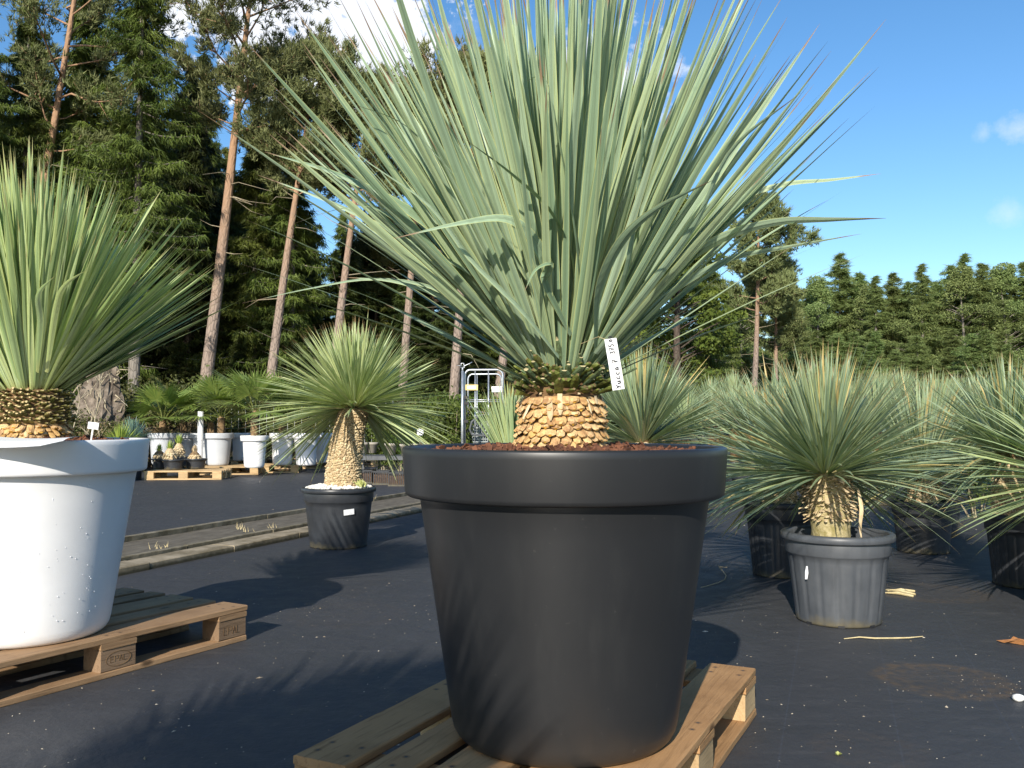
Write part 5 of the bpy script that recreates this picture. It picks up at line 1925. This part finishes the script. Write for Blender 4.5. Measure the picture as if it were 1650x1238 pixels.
for i, (px, top) in enumerate(tops):
    Y = 62 + 8 * rs_.random()
    ht = CAMH + (HZ - top) / F * Y
    src = (lA, lB, lC)[i % 3]
    bh = {0: 11.5, 1: 11.0, 2: 12.0}[i % 3]
    if i % 3 not in used:
        o = src
        used.add(i % 3)
    else:
        o = dup(src, 'light green larch in the right-hand tree line', (0, 0, 0))
    s_ = ht / bh
    place(o, px, Y, 0, rs_.uniform(0, 6.28), (s_ * 1.45, s_ * 1.45, s_ * (1.0 if i % 4 else .93)))
    if i % 3 == 1:
        if usedD:
            o = dup(lD, 'rounded light green tree in the right-hand tree line', (0, 0, 0))
        else:
            o, usedD = lD, True
        s_ = ht / 11.0 * rs_.uniform(.86, .98)
        place(o, px + 18, Y - 3, 0, rs_.uniform(0, 6.28), (s_ * 1.1, s_ * 1.1, s_))
for i in range(20):
    px = 985 + i * 38 + rs_.uniform(-12, 12)
    Y = rs_.uniform(72, 82)
    o = dup((sprB, lB, lC)[i % 3], 'darker tree standing in the second row of the right-hand tree line', (0, 0, 0), group='second row of the right-hand tree line')
    o['category'] = 'tree'
    s_ = (CAMH + (HZ - rs_.uniform(450, 480)) / F * Y) / 11.7
    place(o, px, Y, 0, rs_.uniform(0, 6.28), (s_ * 1.3, s_ * 1.3, s_))
for i in range(17):
    px = 1130 + i * 36 + rs_.uniform(-12, 12)
    Y = rs_.uniform(52, 58)
    o = dup((lB, lA, lC)[i % 3], 'young low tree at the foot of the right-hand tree line', (0, 0, 0), group='young trees at the foot of the tree line')
    o['category'] = 'young tree'
    s_ = (CAMH + (HZ - rs_.uniform(530, 575)) / F * Y) / 11.5
    place(o, px, Y, 0, rs_.uniform(0, 6.28), (s_ * 1.9, s_ * 1.9, s_))


# bushes behind the far pots -----------------------------------------------------
def make_bush(name, label, R, H, seed, mt_leaf, group=None, n=5000, size=.05, cat='bush', loc=(0, 0, 0), stems=14):
    g_ = np.random.default_rng(seed)
    t = thing(name, label, cat, loc, 0, group)
    tb = MB()
    cl = []
    for i in range(stems * 2):
        a_ = g_.uniform(0, 6.28)
        rr_ = R * g_.uniform(0, 1) ** .5
        h_ = H * g_.uniform(.4, 1) * (1 - .35 * (rr_ / R) ** 2)
        c_ = np.array([rr_ * math.cos(a_), rr_ * math.sin(a_), h_ * .85])
        cl.append(c_)
        if i < stems:
            tube(tb, [(c_[0] * .3, c_[1] * .3, 0), (c_[0] * .7, c_[1] * .7, h_ * .5), tuple(c_ + np.array([0, 0, .1]))], [.010, .008, .003], 4)
    tb.build('stems', m_twig, t)
    cl = np.array(cl)
    idx = g_.integers(0, len(cl), n)
    cen = cl[idx] + g_.normal(0, 1, (n, 3)) * np.array([.17, .17, .22]) * max(R, .5)
    cen[:, 2] = np.abs(cen[:, 2])
    cb = MB()
    leaf_quads(cb, cen, g_, size)
    cb.build('leaves', mt_leaf, t)
    return t


b0 = make_bush('wild_bush', 'olive green wild bush behind the far pots', 1.0, 1.9, 501, m_bush, 'wild bushes behind the far pots', n=7000, size=.045)
b1 = make_bush('wild_bush', 'brownish wild bush behind the far pots', .9, 1.5, 502, m_brownbush, 'brown bushes behind the far pots', n=3500, size=.04)
place(b0, 232, 20, 0, 0)
for px, Y, s_, k in ((128, 16.9, .60, 0), (182, 16.7, .52, 0), (160, 16.4, .45, 0), (108, 17.2, .62, 1), (205, 17.0, .6, 1)):
    o = dup((b0, b1)[k], ('olive green wild bush behind the far pots', 'brownish wild bush behind the far pots')[k], (0, 0, 0))
    place(o, px, Y, 0, px * .1, s_)
place(b1, 150, 16.2, 0, 0, .62)
for i, (px, Y, s_, k) in enumerate(((20, 20, 1.0, 0), (90, 20.5, 1.0, 1), (175, 20, .95, 0), (200, 18.8, .7, 1), (275, 19.5, 1.0, 0), (330, 20, 1.0, 0), (380, 20.5, 1.05, 0), (430, 20, .95, 0), (480, 20.5, 1.0, 0), (530, 20, .9, 1), (575, 20.5, .9, 0), (620, 21, .85, 0), (245, 18.6, .7, 1), (305, 18.5, .75, 1), (660, 20, .8, 0))):
    o = dup((b0, b1)[k], ('olive green wild bush behind the far pots', 'brownish wild bush behind the far pots')[k], (0, 0, 0))
    place(o, px, Y, 0, i * 1.9, s_)
th0_ = make_bush('conifer_shrub', 'young bright green conifer near the steel trolley', .38, 1.45, 503, m_thuja, 'young conifers left of the trolley', n=4500, size=.028, cat='conifer', stems=10)
place(th0_, 700, 14.6, 0, 0)
for i, (px, Y, s_) in enumerate(((728, 14.5, 1.0), (668, 14.8, .85), (645, 15, .75), (622, 15, .8), (716, 15.4, 1.1), (745, 15.8, 1.1), (790, 17, 1.15), (770, 17, 1.1), (690, 16, 1.0))):
    o = dup(th0_, 'young bright green conifer near the steel trolley', (0, 0, 0))
    place(o, px, Y, 0, i * 1.3, s_)
o = dup(th0_, 'small bright green conifer among the rows on the right', (0, 0, 0))
place(o, 1572, 8.6, 0, 0, .86)
del o['group']
# small pots before the conifers and dark crates
sp0 = None
for i, (px, Y) in enumerate(((655, 13.4), (672, 13.6), (693, 13.4), (712, 13.3), (630, 13.8), (585, 14.5), (600, 14.6), (740, 13.3))):
    x = (px - 825) / F * Y
    lab = 'small pale clay pot standing before the young conifers'
    if sp0 is None:
        sp0 = thing('clay_pot', lab, 'flower pot', (x, Y, .42), 0, 'small clay pots before the conifers')
        mb = MB()
        lathe(mb, [(.09, .17), (.10, .175), (.105, .17), (.104, .14), (.094, .138), (.07, .0), (.01, .0)], 24)
        mb.build('body', m_clay, sp0, smooth=True)
        mb = MB()
        lathe(mb, [(.001, .155), (.095, .150)], 16)
        mb.build('soil', m_soil, sp0)
    else:
        dup(sp0, lab, (x, Y, .42))
bench = thing('plant_bench', 'low dark bench carrying the small clay pots', 'bench', ((670 - 825) / F * 13.6, 13.6, 0))
mb = MB()
box(mb, -.9, .75, -.35, .35, .36, .418)
mb.build('bench_top', m_darkmetal, bench)
for x in (-.85, -.05, .70):
    for y in (-.3, .3):
        mb = MB()
        box(mb, x - .02, x + .02, y - .02, y + .02, 0, .358)
        mb.build('leg', m_darkmetal, bench)
cr0 = None
for i, (px, Y) in enumerate(((642, 13.0), (668, 13.0), (694, 12.9), (617, 13.3), (590, 13.6))):
    x = (px - 825) / F * Y
    lab = 'black slatted crate on the ground before the conifers'
    if cr0 is None:
        cr0 = thing('slatted_crate', lab, 'crate', (x, Y, 0), 0, 'black crates before the conifers')
        mb = MB()
        for k in range(9):
            xx = -.11 + .22 * k / 8
            box(mb, xx - .005, xx + .005, -.15, -.142, 0.002, .2)
            box(mb, xx - .005, xx + .005, .142, .15, 0.002, .2)
        for z in (.0, .18):
            box(mb, -.12, .12, -.156, -.1505, z, z + .022)
            box(mb, -.12, .12, .1505, .156, z, z + .022)
            box(mb, -.126, -.1205, -.15, .15, z, z + .022)
            box(mb, .1205, .126, -.15, .15, z, z + .022)
        mb.build('slats', m_tub_dark, cr0)
        mb = MB()
        box(mb, -.118, .118, -.14, .14, .024, .15)
        mb.build('soil', m_soil, cr0)
    else:
        dup(cr0, lab, (x, Y, 0))

# upturned root plate
mb = MB()
g_ = np.random.default_rng(77)
p = P(160, 620, 17.9)
rt = thing('tree_stump', 'upturned grey stump with tangled roots behind the white planter', 'tree stump', (p.x, p.y, 0), .2)
th = np.linspace(0, 2 * PI, 30, endpoint=False)
v = []
for i in range(13):
    q = i / 12
    z = .5 + 1.62 * q
    r0_ = (.36 + .10 * math.sin(q * 5)) * (1 if q < .95 else .8)
    for j, t_ in enumerate(th):
        rr_ = r0_ * (1 + .16 * math.sin(t_ * 5 + q * 4) + .09 * math.sin(t_ * 11 + q * 9) + g_.normal(0, .04))
        v.append((rr_ * math.cos(t_) + (q - .5) * .25, rr_ * .6 * math.sin(t_), z + g_.normal(0, .02)))
f = [[i * 30 + j, i * 30 + (j + 1) % 30, (i + 1) * 30 + (j + 1) % 30, (i + 1) * 30 + j] for i in range(12) for j in range(30)]
f2 = [12 * 30 + j for j in range(30)]
mb.add(v, f)
mb.f.append(np.array([f2]))
mb.uv.append(np.zeros((30, 2)))
lathe(mb, [(.3, -.02), (.28, .3), (.32, .6)], 20)
mb.build('stump_body', m_root, rt)
mb = MB()
for i in range(46):
    a_ = g_.uniform(0, 6.28)
    z = g_.uniform(.6, 2.1)
    p0 = np.array([.36 * math.cos(a_), .22 * math.sin(a_) - .03, z])
    d = np.array([math.cos(a_) * .5, -abs(g_.normal(0, .4)), g_.normal(0, .5)])
    p1 = p0 + d * .15
    p2 = p1 + (d + g_.normal(0, .8, 3)) * .14
    tube(mb, [tuple(p0), tuple(p1), tuple(p2)], [.018, .012, .004], 5)
mb.build('roots', m_twig, rt)

# thin bare young trees
for i, (px, Y, lab) in enumerate(((122, 15.5, 'thin bare sapling nearest the white-planter trunk'), (142, 15.8, 'thin bare sapling second from the white-planter trunk'), (150, 15.2, 'thin bare sapling behind the T-shaped label'), (163, 15.9, 'thin bare sapling farthest from the white-planter trunk'))):
    t = thing('bare_sapling', lab, 'sapling', ((px - 825) / F * Y, Y, 0), 0, 'bare saplings')
    g_ = np.random.default_rng(600 + i)
    mb = MB()
    pts_ = [np.array([g_.normal(0, .02) * k, g_.normal(0, .02), .33 * k]) for k in range(8)]
    tube(mb, [tuple(x) for x in pts_], [.014 - .0015 * k for k in range(8)], 5)
    mb.build('stem', m_twig, t)
    mb = MB()
    for k in range(2, 8):
        for s_ in range(3):
            d = np.array([g_.normal(0, .5), g_.normal(0, .5), .9]) * .22
            tube(mb, [tuple(pts_[k]), tuple(pts_[k] + d * .6 + g_.normal(0, .02, 3)), tuple(pts_[k] + d)], [.005, .004, .002], 4)
    mb.build('twigs', m_twig, t)

# wire fence behind the far pots
fx = thing('wire_fence', 'thin wire mesh fence behind the far pots', 'fence', (0, 19.0, 0))
mb = MB()
for z in (.5, .8, 1.1, 1.4):
    tube(mb, [(-12, 0, z), (-2.5, 0, z)], .004, 3)
for i in range(64):
    x = -12 + i * .15
    tube(mb, [(x, 0, .3), (x, 0, 1.4)], .003, 3)
mb.build('wire_mesh', m_metal, fx)
for x in (-10.2, -6.66, -3.2):
    mb = MB()
    tube(mb, [(x, .03, 0), (x, .03, 1.55)], .05, 10)
    mb.build('post', m_clay, fx)
p = P(323, 700, 15.9)
mb = MB()
tube(mb, [(0, 0, .6), (0, 0, 1.12)], .05, 10)
tube(mb, [(0, 0, .15), (0, 0, .6)], .045, 10)
tag(mb.build('white_post', m_white, loc=(p.x, p.y, 0)), 'short white post standing between the far palms', 'post')
bpy.context.view_layer.update()
